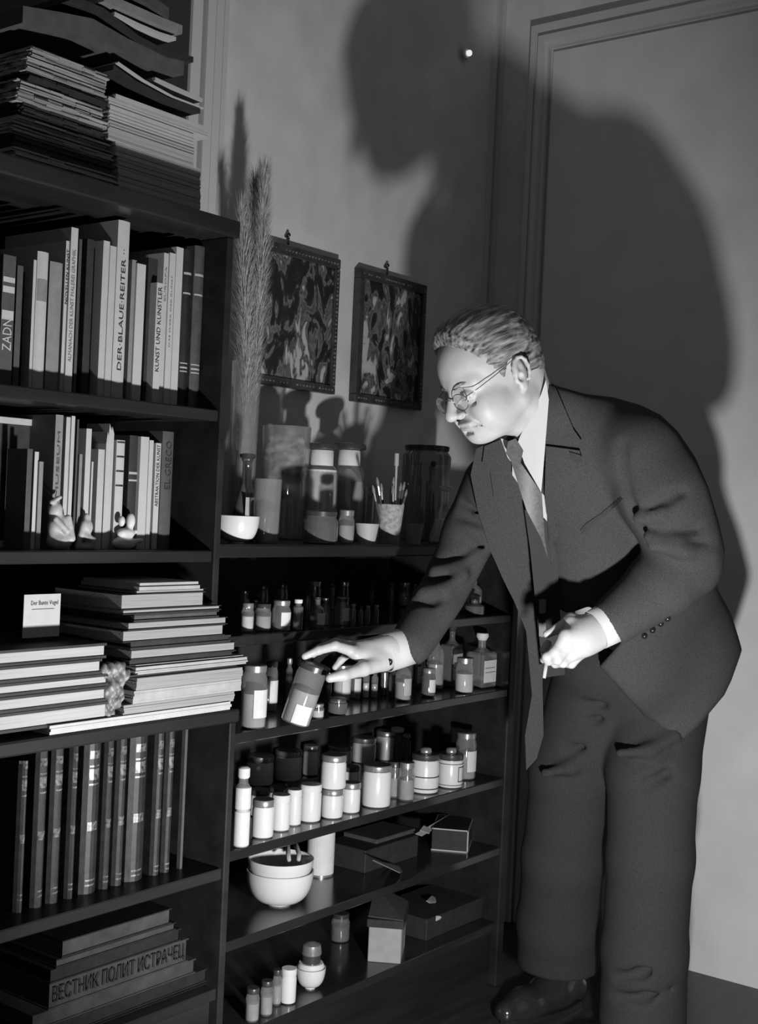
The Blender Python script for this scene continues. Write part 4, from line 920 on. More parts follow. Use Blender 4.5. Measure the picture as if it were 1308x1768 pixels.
# ---------------- the man ----------------
man = thing('person', 'man in dark suit, tie and spectacles bending to take a jar from the shelf', 'person', (float(at(1050, 1300, 2.9)[0]), float(at(1050, 1300, 2.9)[1]), 0))
ML = np.array(man.location)
def mput(name, V, Q, mat, smooth=True):
    return mk(name, np.asarray(V) - ML, Q, mat, man, smooth)
# head frame: f forward, l to his left, u up
yaw, pit, rol = math.radians(27), math.radians(25), math.radians(0)
Fv = np.array([-math.cos(yaw) * math.cos(pit), math.sin(pit), -math.sin(yaw) * math.cos(pit)])
Lv = np.array([math.sin(yaw), 0, -math.cos(yaw)]); Uv = np.cross(Fv, Lv)
HS = .98; HA = np.stack([RW @ Fv, RW @ Lv, RW @ Uv])          # rows: f, l, u axes in world
HO = at(895, 648, 2.35) - HA.T @ np.array([-.008, .078, 0]) * HS
def hw(p): return HO + (np.asarray(p, float) * HS) @ HA
def build_head():
    f = Field((-.13, -.11, -.25), (.15, .11, .16), .0019)
    f.ell((-.010, 0, .048), (.098, .077, .086), k=0).ell((.040, 0, .040), (.052, .062, .062), k=.03)
    f.ell((.034, 0, -.030), (.050, .060, .060), k=.03).ell((-.05, 0, .0), (.05, .062, .06), k=.03)
    for s in (1, -1):
        f.cone((-.008, s * .055, -.044), (.062, s * .018, -.072), .020, .017, k=.03)
        f.ell((.052, s * .042, -.026), (.030, .022, .024), k=.02)
        f.cone((.080, s * .012, .024), (.068, s * .046, .022), .012, .012, k=.015)
        f.ell((.050, s * .043, -.045), (.03, .018, .026), k=.03)
    f.ell((.071, 0, -.077), (.016, .019, .014), k=.018).ell((.068, 0, -.055), (.024, .032, .024), k=.02)
    f.ell((.045, 0, -.082), (.035, .03, .014), k=.025)
    f.cone((.088, 0, .018), (.112, 0, -.020), .0085, .0110, k=.010).ell((.114, 0, -.027), (.0115, .0115, .010), k=.006)
    for s in (1, -1):
        f.ell((.101, s * .0125, -.030), (.010, .0085, .008), k=.006)
        f.ell((.099, s * .0330, .003), (.013, .017, .011), k=.016, op='s')
        f.ell((.0785, s * .0325, .002), (.0145, .0165, .0135), k=.004)
        f.cone((.090, s * .0225, .0065), (.083, s * .0455, .0045), .0022, .0022, k=.003)      # upper lid fold
        f.cone((.0925, s * .022, -.0050), (.0845, s * .045, -.0055), .0016, .0016, k=.003, op='u')
        f.cone((.092, s * .024, -.013), (.080, s * .044, -.016), .0030, .0030, k=.006, op='s')  # bag under the eye
        f.cone((.100, s * .019, -.034), (.084, s * .036, -.054), .0022, .0022, k=.006, op='s')  # smile fold
        f.cone((.094, s * .0235, .0000), (.086, s * .0445, -.0015), .0012, .0012, k=.0015, op='s')
        f.cone((.080, s * .052, .004), (.070, s * .060, .010), .0010, .0008, k=.003, op='s').cone((.080, s * .052, -.002), (.069, s * .061, -.003), .0010, .0008, k=.003, op='s')
        f.cone((.088, s * .036, -.050), (.070, s * .040, -.072), .0016, .0010, k=.006, op='s')
        f.ell((.106, s * .006, -.0375), (.005, .0035, .0035), k=.003, op='s')
    f.ell((.0915, 0, -.0500), (.0085, .024, .0050), k=.006).ell((.0885, 0, -.0595), (.0085, .021, .0060), k=.006)
    f.cone((.099, -.020, -.0548), (.099, .020, -.0548), .0016, .0016, k=.003, op='s').cone((.093, .022, -.0552), (.085, .030, -.058), .0016, .001, k=.003, op='s').cone((.093, -.022, -.0552), (.085, -.030, -.058), .0016, .001, k=.003, op='s')
    f.cone((.091, -.010, -.0685), (.091, .010, -.0685), .003, .003, k=.008, op='s')
    for s in (1, -1):   # ears
        ax = np.array([[math.cos(.35), s * math.sin(.35) * 1, 0], [-s * math.sin(.35), math.cos(.35), 0], [0, 0, 1.0]])
        f.ell((-.013, s * .080, .004), (.0175, .0065, .029), ax, k=.006)
        f.ell((-.008, s * .080, -.020), (.010, .006, .013), k=.006)
        pts = [(-.013 + .0155 * math.cos(a) - .004 * math.sin(a), s * (.0845 - .004 * math.cos(a)), .006 + .0265 * math.sin(a)) for a in np.linspace(-.5, 3.9, 10)]
        f.chain(pts[::1], [.0032] * 10, k=.003)
        f.ell((-.006, s * .088, -.004), (.0065, .007, .0085), k=.003, op='s').ell((-.013, s * .090, .012), (.007, .006, .008), k=.004, op='s')
        f.ell((.003, s * .081, -.006), (.004, .004, .007), k=.003)
    f.cone((-.038, 0, -.02), (-.100, -.01, -.130), .057, .046, k=.03).cone((.005, 0, -.060), (-.07, -.01, -.130), .036, .036, k=.03)
    f.cone((-.025, .046, -.04), (-.065, .02, -.125), .013, .012, k=.02)
    return f.mesh()
Vh, Qh = build_head(); Vh = hw(Vh)

# body core, hands and forearms, all in view-space control points (px, py, depth)
def A(px, py, d): return at(px, py, d)
fb = Field(np.minimum.reduce([A(940, 1700, 3.1), A(1250, 1700, 2.7), A(700, 1100, 2.4), A(1250, 700, 2.3), A(700, 700, 2.9)]) - .25,
           np.maximum.reduce([A(940, 1700, 3.1), A(1250, 1700, 2.7), A(700, 1100, 2.6), A(1250, 700, 2.3), A(850, 700, 2.9), A(1000, 560, 2.4)]) + .2, .009)
fb.lo[2] = max(fb.lo[2], .02)
nb = hw((-.10, -.01, -.15))
hipc = A(1090, 1150, 2.87)
fb.cone(nb, A(995, 820, 2.60), .045, .09, .04).cone(A(1085, 780, 2.50), A(870, 840, 2.66), .06, .06, .05).cone(A(985, 850, 2.60), A(1080, 1060, 2.76), .09, .095, .04).cone(A(1080, 1060, 2.76), hipc, .09, .085, .04)
fb.chain([A(1095, 790, 2.47), A(1190, 942, 2.485), A(1075, 1058, 2.425)], [.05, .043, .033], .03)
fb.chain([A(862, 848, 2.68), A(788, 985, 2.735), A(744, 1054, 2.67), A(708, 1114, 2.585)], [.045, .035, .03, .028], .02)
fb.chain([A(1062, 1200, 2.91), A(988, 1330, 2.93), A(974, 1470, 2.99), A(964, 1690, 3.12)], [.068, .058, .05, .035], .03)
fb.chain([A(1130, 1190, 2.86), A(1122, 1440, 2.80), A(1108, 1770, 2.86)], [.07, .055, .035], .03)
Vb, Qb = fb.mesh()

def hand_field(pts, h=.0018, pad=.03):
    P = np.array(pts); return Field(P.min(0) - pad, P.max(0) + pad, h)
# right hand (reaching): fingers flat over the jar lid, thumb pressing its near side
DJ = 2.46
RP = dict(w0=A(715, 1112, 2.575), w1=A(672, 1124, 2.55), c=A(640, 1130, 2.535),
          k1=A(612, 1125, 2.50), k2=A(616, 1118, 2.52), k3=A(618, 1120, 2.545), k4=A(622, 1128, 2.565))
fr_ = hand_field([A(500, 1080, 2.40), A(730, 1200, 2.60), A(500, 1200, 2.60), A(730, 1080, 2.4)])
fr_.cone(RP['w0'], RP['w1'], .029, .026, .012)
fr_.cone(RP['w1'], RP['k1'], .025, .013, .02).cone(RP['w1'], RP['k2'], .025, .013, .02).cone(RP['w1'], RP['k3'], .024, .012, .02).cone(RP['w1'], RP['k4'], .022, .012, .02)
fr_.ell(A(648, 1140, 2.53), (.030, .030, .021), k=.015)
for ch, r in (([RP['k1'], A(578, 1115, 2.465), A(549, 1123, 2.45), A(526, 1133, 2.445)], (.0115, .0095, .0085, .0068)),
              ([RP['k2'], A(580, 1110, 2.50), A(552, 1120, 2.495), A(531, 1136, 2.49)], (.0115, .0095, .0085, .0068)),
              ([RP['k3'], A(588, 1112, 2.53), A(562, 1124, 2.53), A(546, 1142, 2.52)], (.011, .0092, .0082, .0066)),
              ([RP['k4'], A(602, 1128, 2.565), A(588, 1140, 2.57), A(578, 1152, 2.565)], (.0100, .0082, .0072, .006))):
    fr_.chain(ch, r, .004)
fr_.chain([A(662, 1142, 2.525), A(626, 1155, 2.475), A(592, 1166, 2.435), A(569, 1171, 2.425)], (.019, .0135, .0105, .0085), .008)
fr_.chain([A(650, 1135, 2.52), A(615, 1130, 2.49)], (.016, .011), .012)
Vr, Qr = fr_.mesh()
# left hand, half closed at the jacket edge, index finger stretched, holding a cigarette
fl = hand_field([A(925, 1040, 2.330), A(1070, 1160, 2.480), A(925, 1160, 2.480), A(1070, 1040, 2.330)])
w0 = A(1070, 1072, 2.435); w1 = A(1022, 1092, 2.415)
fl.cone(w0, w1, .030, .028, .012)
K1, K2, K3, K4 = A(985, 1074, 2.405), A(977, 1098, 2.375), A(978, 1116, 2.375), A(988, 1130, 2.385)
for K, r in ((K1, .012), (K2, .0135), (K3, .013), (K4, .012)): fl.cone(w1, K, .026, r, .02)
fl.ell(A(1005, 1104, 2.400), (.028, .028, .028), k=.02)
fl.chain([A(1010, 1078, 2.415), A(985, 1068, 2.415), A(962, 1086, 2.415), A(944, 1095, 2.415)], (.014, .0105, .009, .0075), .006)
fl.chain([K2, A(958, 1126, 2.365), A(944, 1134, 2.375), A(938, 1139, 2.390)], (.0125, .0100, .0085, .0070), .005)
fl.chain([K3, A(962, 1138, 2.365), A(947, 1141, 2.380), A(942, 1135, 2.400)], (.0120, .0098, .0082, .0068), .004)
fl.chain([K4, A(972, 1144, 2.375), A(958, 1146, 2.390), A(952, 1138, 2.410)], (.0110, .0090, .0076, .0064), .004)
fl.chain([A(1002, 1128, 2.400), A(986, 1146, 2.395), A(974, 1146, 2.405)], (.0105, .0084, .0070), .004)
fl.chain([A(945, 1112, 2.430), A(938, 1122, 2.425)], (.008, .0075), .004)
Vl, Ql = fl.mesh()
Vall = []; Qall = []
for V, Q in ((Vb, Qb), (Vh, Qh), (Vr, Qr), (Vl, Ql)):
    n = sum(len(v) for v in Vall); Vall.append(V); Qall.append(Q + n)
body = mput('body', np.concatenate(Vall), np.concatenate(Qall), SKIN)
cg = thing('cigarette', 'short white cigarette pinched in the fingers at the jacket edge', 'cigarette', A(943, 1144, 2.382))
MB().tube([A(943, 1142, 2.382) - np.array(cg.location), A(939, 1171, 2.375) - np.array(cg.location)], [.0042, .003], 10).build('paper_tube', PAPER, cg, True)

def mput_head(name, V, Q, mat):
    o = mk(name, V, Q, mat, man, True); m = Matrix.Identity(4)
    for i in range(3):
        for j in range(3): m[i][j] = HA[j][i] * HS
        m[i][3] = HO[i] - ML[i]
    o.matrix_basis = m; return o
# hair: shell over the skull with a side parting and strand relief
def build_hair():
    f = Field((-.125, -.10, -.09), (.11, .10, .165), .0022)
    f.ell((-.012, 0, .052), (.103, .083, .092), k=0).ell((-.055, 0, .01), (.054, .067, .062), k=.02).ell((.025, -.004, .092), (.058, .060, .050), k=.03)
    sl, P = f.sub((-.2, -.2, -.2), (.2, .2, .2), 0); fx, ly, uz = P[..., 0], P[..., 1], P[..., 2]
    al = np.abs(ly)
    line = .074 - .40 * np.maximum(.098 - uz, 0) - .15 * np.maximum(al - .03, 0)        # forehead hairline recedes at the temples
    line = np.where(uz < .05, .055 - .8 * (.05 - uz) , line)
    side = np.where(uz < .0, -.030 - .15 * (0 - uz), line)
    side = np.where((uz >= 0) & (uz < .034), np.minimum(line, .060), side)
    ear = np.maximum(-(np.hypot((fx + .012) / .024, (uz - .002) / .036) - 1) * .02, -1)
    low = (-.052 - uz)
    def vnoise(cell, seed):
        g = np.random.default_rng(seed).normal(size=(64, 64, 64)); q = [P[..., i] / cell[i] + 30 for i in range(3)]; q[2] = q[2] + q[0] * .35; i0 = [np.floor(a).astype(int) for a in q]; t = [a - b for a, b in zip(q, i0)]; t = [a * a * (3 - 2 * a) for a in t]; o = 0
        for a in (0, 1):
            for b in (0, 1):
                for c in (0, 1): o = o + g[(i0[0] + a) % 64, (i0[1] + b) % 64, (i0[2] + c) % 64] * (t[0] if a else 1 - t[0]) * (t[1] if b else 1 - t[1]) * (t[2] if c else 1 - t[2])
        return o
    n = .0011 * vnoise((.045, .012, .009), 1) + .0006 * vnoise((.040, .006, .005), 2)
    D = f.D[sl] + n
    for c in (fx - side, low, np.where(al > .05, ear, -1)):
        k = .006; d = c; hh = np.maximum(k - np.abs(D - d), 0) / k; D = np.maximum(D, d) + hh * hh * k * .25
    inner = np.linalg.norm((P - np.array([-.010, 0, .046])) / np.array([.092, .071, .080]), axis=-1) - 1
    D = np.maximum(D, -inner * .07)
    f.D[sl] = D; return f.mesh()
V, Q = build_hair(); mput_head('hair', V, Q, HAIR)['label'] = 'short greying hair, dark on top'
fe = Field((.06, -.06, .0), (.11, .06, .05), .0014)
for s in (1, -1):
    for i in range(16):
        u = i / 15; b = np.array([.094 - .020 * u * u - .004 * u, s * (.014 + .036 * u), .021 + .006 * math.sin(u * 3)]); fe.cone(b, b + np.array([.002, s * .005, .0005 * (i % 3)]), .0036, .0024, k=.003)
V, Q = fe.mesh(); mput('eyebrows', hw(V), Q, HAIR)
# spectacles
m = MB()
for s in (1, -1):
    cc = np.array([.106, s * .034, -.004]); m.tube([hw(cc + np.array([-.006 * abs(math.cos(a)) * (1 if math.cos(a) * s > 0 else 0), .0205 * math.cos(a), .0165 * math.sin(a)])) - ML for a in np.linspace(0, 6.283, 25)], .0009, 6)
    m.tube([hw(p) - ML for p in ((.102, s * .054, .004), (.080, s * .068, .010), (.03, s * .079, .022), (-.012, s * .083, .034), (-.030, s * .083, .022), (-.036, s * .080, .0))], .0009, 6)
m.tube([hw(p) - ML for p in ((.106, -.014, .000), (.112, -.005, .006), (.112, .005, .006), (.106, .014, .000))], .0012, 6)
sp = m.build('spectacles', WIRE, man, True)
for s in (1, -1):
    cc = np.array([.1035, s * .034, -.004]); V = [hw(cc + np.array([0, .0195 * math.cos(a), .0155 * math.sin(a)])) - ML for a in np.linspace(0, 6.283, 24, endpoint=False)]
    V2_ = [np.array(v) + HA[0] * .0012 for v in V]; n = 24
    mk('lens', V + V2_, [tuple(range(n))[::-1], tuple(range(n, 2 * n))] + [(i, (i + 1) % n, (i + 1) % n + n, i + n) for i in range(n)], glass('lens_glass', .97, .02), sp)

# jacket with sleeves: one sculpted shell
fj = Field(np.minimum.reduce([A(660, 1100, 2.4), A(1290, 1270, 2.6), A(1250, 660, 2.3), A(700, 760, 3.0)]) - .10,
           np.maximum.reduce([A(1290, 1270, 3.0), A(1250, 660, 2.5), A(700, 760, 3.0), A(1000, 640, 2.7), A(1250, 900, 2.9)]) + .10, .0055)
fj.cone(A(1000, 745, 2.54), A(1080, 765, 2.49), .082, .082, .05)                     # left shoulder yoke
fj.cone(A(1000, 745, 2.54), A(880, 830, 2.66), .080, .070, .05)                      # right shoulder yoke
fj.cone(A(958, 705, 2.48), A(1000, 790, 2.56), .066, .11, .05)                       # collar and nape
fj.cone(A(990, 800, 2.58), A(1020, 930, 2.68), .125, .140, .05)
fj.cone(A(1062, 850, 2.62), A(1105, 1000, 2.71), .125, .140, .06)
fj.cone(A(1110, 1000, 2.76), A(1148, 1125, 2.84), .145, .155, .06)
fj.cone(A(1148, 1120, 2.84), A(1150, 1235, 2.84), .155, .145, .05)
fj.cone(A(1030, 940, 2.62), A(1075, 1130, 2.73), .120, .13, .06)
# left sleeve
fj.chain([A(1106, 782, 2.455), A(1150, 850, 2.445), A(1180, 925, 2.45)], [.088, .088, .080], .022)
fj.chain([A(1180, 925, 2.46), A(1190, 962, 2.465), A(1142, 1008, 2.455), A(1058, 1073, 2.420)], [.076, .070, .064, .046], .018)
# right sleeve
fj.chain([A(862, 845, 2.66), A(820, 920, 2.70), A(795, 985, 2.71)], [.080, .066, .064], .02)
fj.chain([A(795, 985, 2.71), A(752, 1055, 2.65), A(706, 1116, 2.575)], [.064, .056, .045], .018)
# folds (grooves and ridges): px,py,depth,r
def groove(pts, r, k=.018): fj.chain([A(*p) for p in pts], [r] * len(pts), k, 's')
def ridge(pts, r, k=.02): fj.chain([A(*p) for p in pts], [r] * len(pts), k, 'u')
groove([(1072, 770, 2.38), (1074, 840, 2.385), (1092, 880, 2.40), (1112, 925, 2.40)], .007)
groove([(1112, 912, 2.375), (1150, 925, 2.362), (1200, 915, 2.375)], .008)
groove([(1108, 935, 2.375), (1165, 945, 2.360), (1212, 935, 2.378)], .007)
ridge([(1118, 925, 2.385), (1165, 934, 2.378), (1205, 928, 2.39)], .008)
ridge([(1128, 944, 2.380), (1180, 952, 2.372), (1225, 958, 2.395)], .010)
groove([(1130, 962, 2.368), (1165, 972, 2.358), (1198, 985, 2.366)], .008)
groove([(1120, 880, 2.375), (1150, 862, 2.358), (1175, 850, 2.36)], .006)
ridge([(1100, 895, 2.388), (1140, 888, 2.368)], .008)
for q in ((842, 880, 2.615), (836, 900, 2.62)): groove([(q[0] - 45, q[1] - 10, q[2] + .02), (q[0], q[1] + 6, q[2])], .006)
groove([(780, 925, 2.63), (815, 940, 2.632)], .008); groove([(755, 970, 2.655), (800, 965, 2.640), (830, 945, 2.65)], .008)
groove([(735, 1000, 2.64), (775, 1000, 2.625), (815, 975, 2.64)], .009); groove([(715, 1040, 2.61), (745, 1035, 2.595), (790, 1010, 2.61)], .008)
ridge([(750, 985, 2.645), (790, 982, 2.638), (822, 958, 2.65)], .010); ridge([(730, 1022, 2.62), (765, 1018, 2.61), (800, 994, 2.625)], .009)
# hollow of the open front, so the shirt and tie sit inside it
SILH = None
def inpoly(X, Y, poly):
    poly = np.array(poly, float); ins = np.zeros(X.shape, bool); dmin = np.full(X.shape, 1e9)
    for i in range(len(poly)):
        x0, y0 = poly[i]; x1, y1 = poly[(i + 1) % len(poly)]
        c = ((y0 > Y) != (y1 > Y)) & (X < (x1 - x0) * (Y - y0) / (y1 - y0 + 1e-9) + x0); ins ^= c
        dx, dy = x1 - x0, y1 - y0; t = np.clip(((X - x0) * dx + (Y - y0) * dy) / (dx * dx + dy * dy + 1e-9), 0, 1)
        dmin = np.minimum(dmin, np.hypot(X - x0 - t * dx, Y - y0 - t * dy))
    return np.where(ins, -dmin, dmin)
def clip_view(f, poly, k=.012, inside=True, dmin=None, dmax=None):
    """trim the cloth along seams and hems; signed distance measured across the line of sight"""
    sl, P = f.sub(f.lo, f.lo + f.h * f.n, 0); q = (P - CAM) @ RW
    X = CC[0] + FL * q[..., 0] / q[..., 2]; Y = CC[1] + FL * q[..., 1] / q[..., 2]
    d = inpoly(X, Y, poly) * q[..., 2] / FL
    if not inside: d = -d
    if dmin is not None: d = np.minimum(d, (q[..., 2] - dmin)) if False else np.where((q[..., 2] > dmin) & (q[..., 2] < (dmax or 9)), d, -1)
    D = f.D[sl]; hh = np.maximum(k - np.abs(D - d), 0) / k; f.D[sl] = np.maximum(D, d) + hh * hh * k * .25
OUT = [(940, 655), (960, 666), (1010, 680), (1060, 686), (1100, 696), (1140, 716), (1170, 745), (1200, 790), (1222, 840), (1240, 900), (1250, 950), (1246, 985), (1240, 1010), (1262, 1060), (1281, 1122), (1262, 1175), (1250, 1200), (1205, 1254), (1180, 1277), (1150, 1262), (1112, 1236), (1070, 1190), (1030, 1147),
       (1045, 1118), (1015, 1108), (1005, 1075), (985, 1055), (965, 1050), (957, 1000), (954, 955), (948, 900), (938, 860), (915, 800), (880, 740), (862, 758), (840, 765), (800, 778), (780, 830), (760, 900), (742, 960), (690, 1065), (668, 1100), (722, 1152), (738, 1140), (800, 1045), (848, 955), (872, 1010), (905, 1085), (930, 1160), (945, 1160), (950, 1000), (938, 900), (925, 780), (925, 700)]
OUTJ = [p for p in OUT]
# keep: silhouette polygon without the panel notch
OUTJ = [(940, 655), (960, 666), (1010, 680), (1060, 686), (1100, 696), (1140, 716), (1170, 745), (1200, 790), (1222, 840), (1240, 900), (1251, 950), (1248, 985), (1238, 1015), (1262, 1060), (1281, 1122), (1262, 1175), (1250, 1200), (1205, 1254), (1180, 1277), (1150, 1262), (1112, 1236), (1070, 1190), (1034, 1150),
        (1072, 1108), (1018, 1046), (980, 1060), (962, 1050), (957, 1000), (953, 950), (905, 955), (850, 950), (800, 1045), (738, 1140), (722, 1150), (672, 1096), (690, 1062), (742, 960), (765, 890), (782, 825), (800, 776), (840, 762), (868, 757), (925, 700)]
clip_view(fj, OUTJ, .010)
V, Q = fj.mesh()
jk = mput('jacket', V, Q, SUIT)
BJ = BVHTree.FromPolygons([Vector(v) for v in V], [tuple(int(i) for i in q) for q in Q])
Vt = np.concatenate([V, Vh, Vb]); Qt = np.concatenate([Q, Qh + len(V), Qb + len(V) + len(Vh)])
BA = BVHTree.FromPolygons([Vector(v) for v in Vt], [tuple(int(i) for i in q) for q in Qt])
def hitd(bvh, px, py):
    r = ray(px, py); n = np.linalg.norm(r); h = bvh.ray_cast(Vector(CAM), Vector(r / n)); return (h[3] / n) if h[0] is not None else None
def drape(name, poly, mat, off=.004, th=.003, bvh=None, step=6.0, depth=None, sm=3, bump=None, parent=None):
    """cloth piece cut to a polygon and laid over the surface below it"""
    bvh = bvh or BJ; poly = [tuple(map(float, p)) for p in poly]
    bm = bmesh.new(); vs = [bm.verts.new((x, y, 0)) for x, y in poly]; bm.faces.new(vs)
    xs = [p[0] for p in poly]; ys = [p[1] for p in poly]
    for c in np.arange(min(xs) + step, max(xs), step): bmesh.ops.bisect_plane(bm, geom=bm.verts[:] + bm.edges[:] + bm.faces[:], plane_co=(c, 0, 0), plane_no=(1, 0, 0))
    for c in np.arange(min(ys) + step, max(ys), step): bmesh.ops.bisect_plane(bm, geom=bm.verts[:] + bm.edges[:] + bm.faces[:], plane_co=(0, c, 0), plane_no=(0, 1, 0))
    bm.verts.index_update(); N = len(bm.verts); D = np.zeros(N); ok = np.zeros(N, bool); X = np.array([v.co[:2] for v in bm.verts])
    if depth is not None: D = np.array([depth(*p) for p in X]); ok[:] = True
    else:
        for i, p in enumerate(X):
            h = hitd(bvh, *p)
            if h is not None: D[i] = h; ok[i] = True
        if not ok.all():
            g = np.where(ok)[0]
            for i in np.where(~ok)[0]: D[i] = D[g[np.argmin(((X[g] - X[i]) ** 2).sum(1))]]
    nb_ = [[e.other_vert(v).index for e in v.link_edges] for v in bm.verts]
    for _ in range(sm): D = np.array([.5 * D[i] + .5 * np.mean(D[nb_[i]]) for i in range(N)])
    if bump is not None: D = D - np.array([bump(*p) for p in X])
    Fc = [[v.index for v in f.verts] for f in bm.faces]; edge = [(e.verts[0].index, e.verts[1].index) for e in bm.edges if len(e.link_faces) == 1]
    bm.free()
    a = [at(X[i][0], X[i][1], D[i] - off) - ML for i in range(N)]; b = [at(X[i][0], X[i][1], D[i] - off + th) - ML for i in range(N)]
    o = mk(name, a + b, [tuple(f) for f in Fc] + [tuple(i + N for i in f[::-1]) for f in Fc] + [(i, j, j + N, i + N) for i, j in edge], mat, parent or man)
    bm = bmesh.new(); bm.from_mesh(o.data); bmesh.ops.recalc_face_normals(bm, faces=bm.faces); bm.to_mesh(o.data); bm.free(); smooth_edges(o, 50)
    return o
# shirt, collar, tie, waistcoat strip
drape('shirt_front', [(884, 762), (936, 770), (936, 700), (942, 655), (946, 690), (942, 850), (944, 900), (925, 880), (884, 820)], SHIRT, .000, .003, depth=lambda x, y: 2.475 + .0001 * (y - 700) - .0002 * (x - 940), sm=0)
drape('shirt_collar', [(942, 656), (947, 690), (940, 780), (934, 850), (905, 800), (893, 765), (898, 752), (918, 715), (934, 680)], SHIRT, 0, .003, depth=lambda x, y: 2.385 + .00030 * (y - 660) + .0003 * max(0, 930 - x), sm=0)
drape('shirt_collar', [(864, 757), (875, 760), (884, 775), (884, 800), (876, 790)], SHIRT, 0, .003, depth=lambda x, y: 2.46, sm=0)
drape('tie_knot', [(877, 762), (890, 757), (903, 778), (898, 802), (884, 800), (873, 782)], TIE, .0, .012, depth=lambda x, y: 2.425 + .00001 * (x - 888) ** 2, sm=0)
drape('tie', [(882, 798), (899, 800), (920, 830), (935, 852), (940, 930), (946, 965), (934, 930), (908, 880)], TIE, .0, .006, depth=lambda x, y: 2.445 + .00025 * (y - 800) + .000008 * (x - 915) ** 2, sm=0)
drape('waistcoat', [(905, 880), (945, 900), (962, 960), (966, 1050), (975, 1165), (938, 1170), (925, 1050), (915, 950)], SUITD, .0, .006, depth=lambda x, y: 2.50 + .00040 * (y - 880), sm=0)
for y0, y1 in ((1035, 1060), (1075, 1100)):
    drape('waistcoat_lining', [(930, y0), (942, y0 - 1), (942, y1 - 3), (936, y1), (930, y1 - 2)], CLOTHG, .008, .003, depth=lambda x, y: 2.50 + .00040 * (y - 880), sm=0)
# right front of the open jacket, hanging free
def dp(x, y): return 2.50 + .00048 * (y - 760) + .00012 * (940 - x) - .010 * math.sin((x - 840) / 34.0 + (y - 800) / 220.0)
drape('jacket_front', [(868, 757), (878, 790), (893, 830), (912, 890), (930, 950), (940, 1000), (938, 1100), (936, 1180), (938, 1270), (926, 1310), (908, 1330), (906, 1270), (918, 1200), (908, 1090), (888, 1040), (868, 1000), (846, 950), (824, 880), (812, 820), (822, 775), (845, 764)], SUIT, .0, .005, depth=dp, sm=0, step=8)
drape('lapel', [(866, 758), (880, 795), (896, 838), (912, 890), (928, 945), (936, 985), (916, 975), (880, 920), (852, 860), (846, 815), (832, 800), (836, 770)], SUIT, .010, .003, depth=dp, sm=0, step=8)
# left lapel, collar, pocket, buttons on the jacket
drape('lapel', [(942, 770), (1000, 778), (1006, 812), (984, 846), (968, 890), (958, 945), (952, 975), (946, 930), (940, 850)], SUIT, .020, .004, sm=4)
drape('collar', [(942, 662), (958, 668), (972, 700), (990, 742), (1004, 762), (996, 782), (958, 772), (942, 775), (944, 700)], SUIT, .011, .003, sm=4)
drape('pocket', [(1001, 916), (1010, 905), (1038, 886), (1070, 858), (1074, 862), (1050, 886), (1020, 910), (1004, 922)], SUITD, .0025, .001, sm=1, step=4)
drape('dark_notch', [(982, 780), (1002, 786), (1006, 800), (994, 800), (984, 792)], SUITD, .023, .001, sm=2)  # dark patch laid over the cloth for the notch between collar and lapel
for i, (bx_, by_) in enumerate(((1112, 1098), (1126, 1088), (1140, 1077), (1152, 1068))):
    d_ = hitd(BJ, bx_, by_) or 2.4
    m = MB(); c0 = at(bx_, by_, d_ - .001) - ML; nrm = -ray(bx_, by_); nrm /= np.linalg.norm(nrm); m.tube([c0, c0 + nrm * .005], [.0065, .0055], 12); m.build('sleeve_button', BLACK, man, True)
# cuffs
def cuff(a, b, r0, r1):
    a = np.asarray(a); b = np.asarray(b); m = MB(); m.tube([a - ML, b - ML], [r0, r1], 28, cap=False); o = m.build('shirt_cuff', SHIRT, man, True)
    s = o.modifiers.new('thickness', 'SOLIDIFY'); s.thickness = .002; return o
cuff(A(1062, 1070, 2.420), A(1028, 1088, 2.410), .0415, .0385)
cuff(A(712, 1112, 2.578), A(664, 1128, 2.549), .0395, .0385)
m = MB(); c0 = at(674, 1141, 2.514) - ML; m.tube([c0, c0 + vdir(-.003, .002, -.006)], [.005, .007], 10); m.build('cufflink', BLACK, man, True)

# trousers
ft = Field(np.minimum.reduce([A(880, 1770, 3.05), A(1210, 1150, 2.6), A(1210, 1790, 2.7)]) - .14, np.maximum.reduce([A(880, 1150, 3.1), A(1210, 1150, 3.0), A(1210, 1700, 2.9)]) + .14, .0065)
ft.lo[2] = max(ft.lo[2], .03)
ft.cone(A(1050, 1130, 2.82), A(1120, 1160, 2.84), .125, .135, .05)
ft.chain([A(1040, 1190, 2.87), A(988, 1330, 2.92), A(972, 1480, 2.99), A(964, 1590, 3.06), A(962, 1700, 3.12)], [.118, .096, .094, .097, .100], .02)
ft.chain([A(1138, 1190, 2.83), A(1126, 1330, 2.78), A(1122, 1480, 2.79), A(1112, 1640, 2.82), A(1108, 1775, 2.85)], [.112, .098, .092, .092, .096], .02)
def tg(pts, r, k=.02, op='s'): ft.chain([A(*p) for p in pts], [r] * len(pts), k, op)
tg([(930, 1315, 2.80), (980, 1300, 2.80), (1030, 1275, 2.82)], .008); tg([(948, 1262, 2.79), (990, 1258, 2.76), (1035, 1240, 2.78)], .008); tg([(960, 1220, 2.78), (1000, 1222, 2.755), (1040, 1215, 2.76)], .009)
tg([(1065, 1258, 2.665), (1110, 1252, 2.65), (1150, 1240, 2.66)], .009); tg([(1060, 1330, 2.69), (1105, 1320, 2.67), (1160, 1290, 2.69)], .008); tg([(1065, 1372, 2.695), (1110, 1360, 2.678), (1150, 1335, 2.69)], .009)
tg([(1070, 1300, 2.695), (1120, 1296, 2.69), (1165, 1270, 2.70)], .010, op='u'); tg([(940, 1335, 2.82), (985, 1325, 2.81), (1030, 1298, 2.83)], .010, op='u')
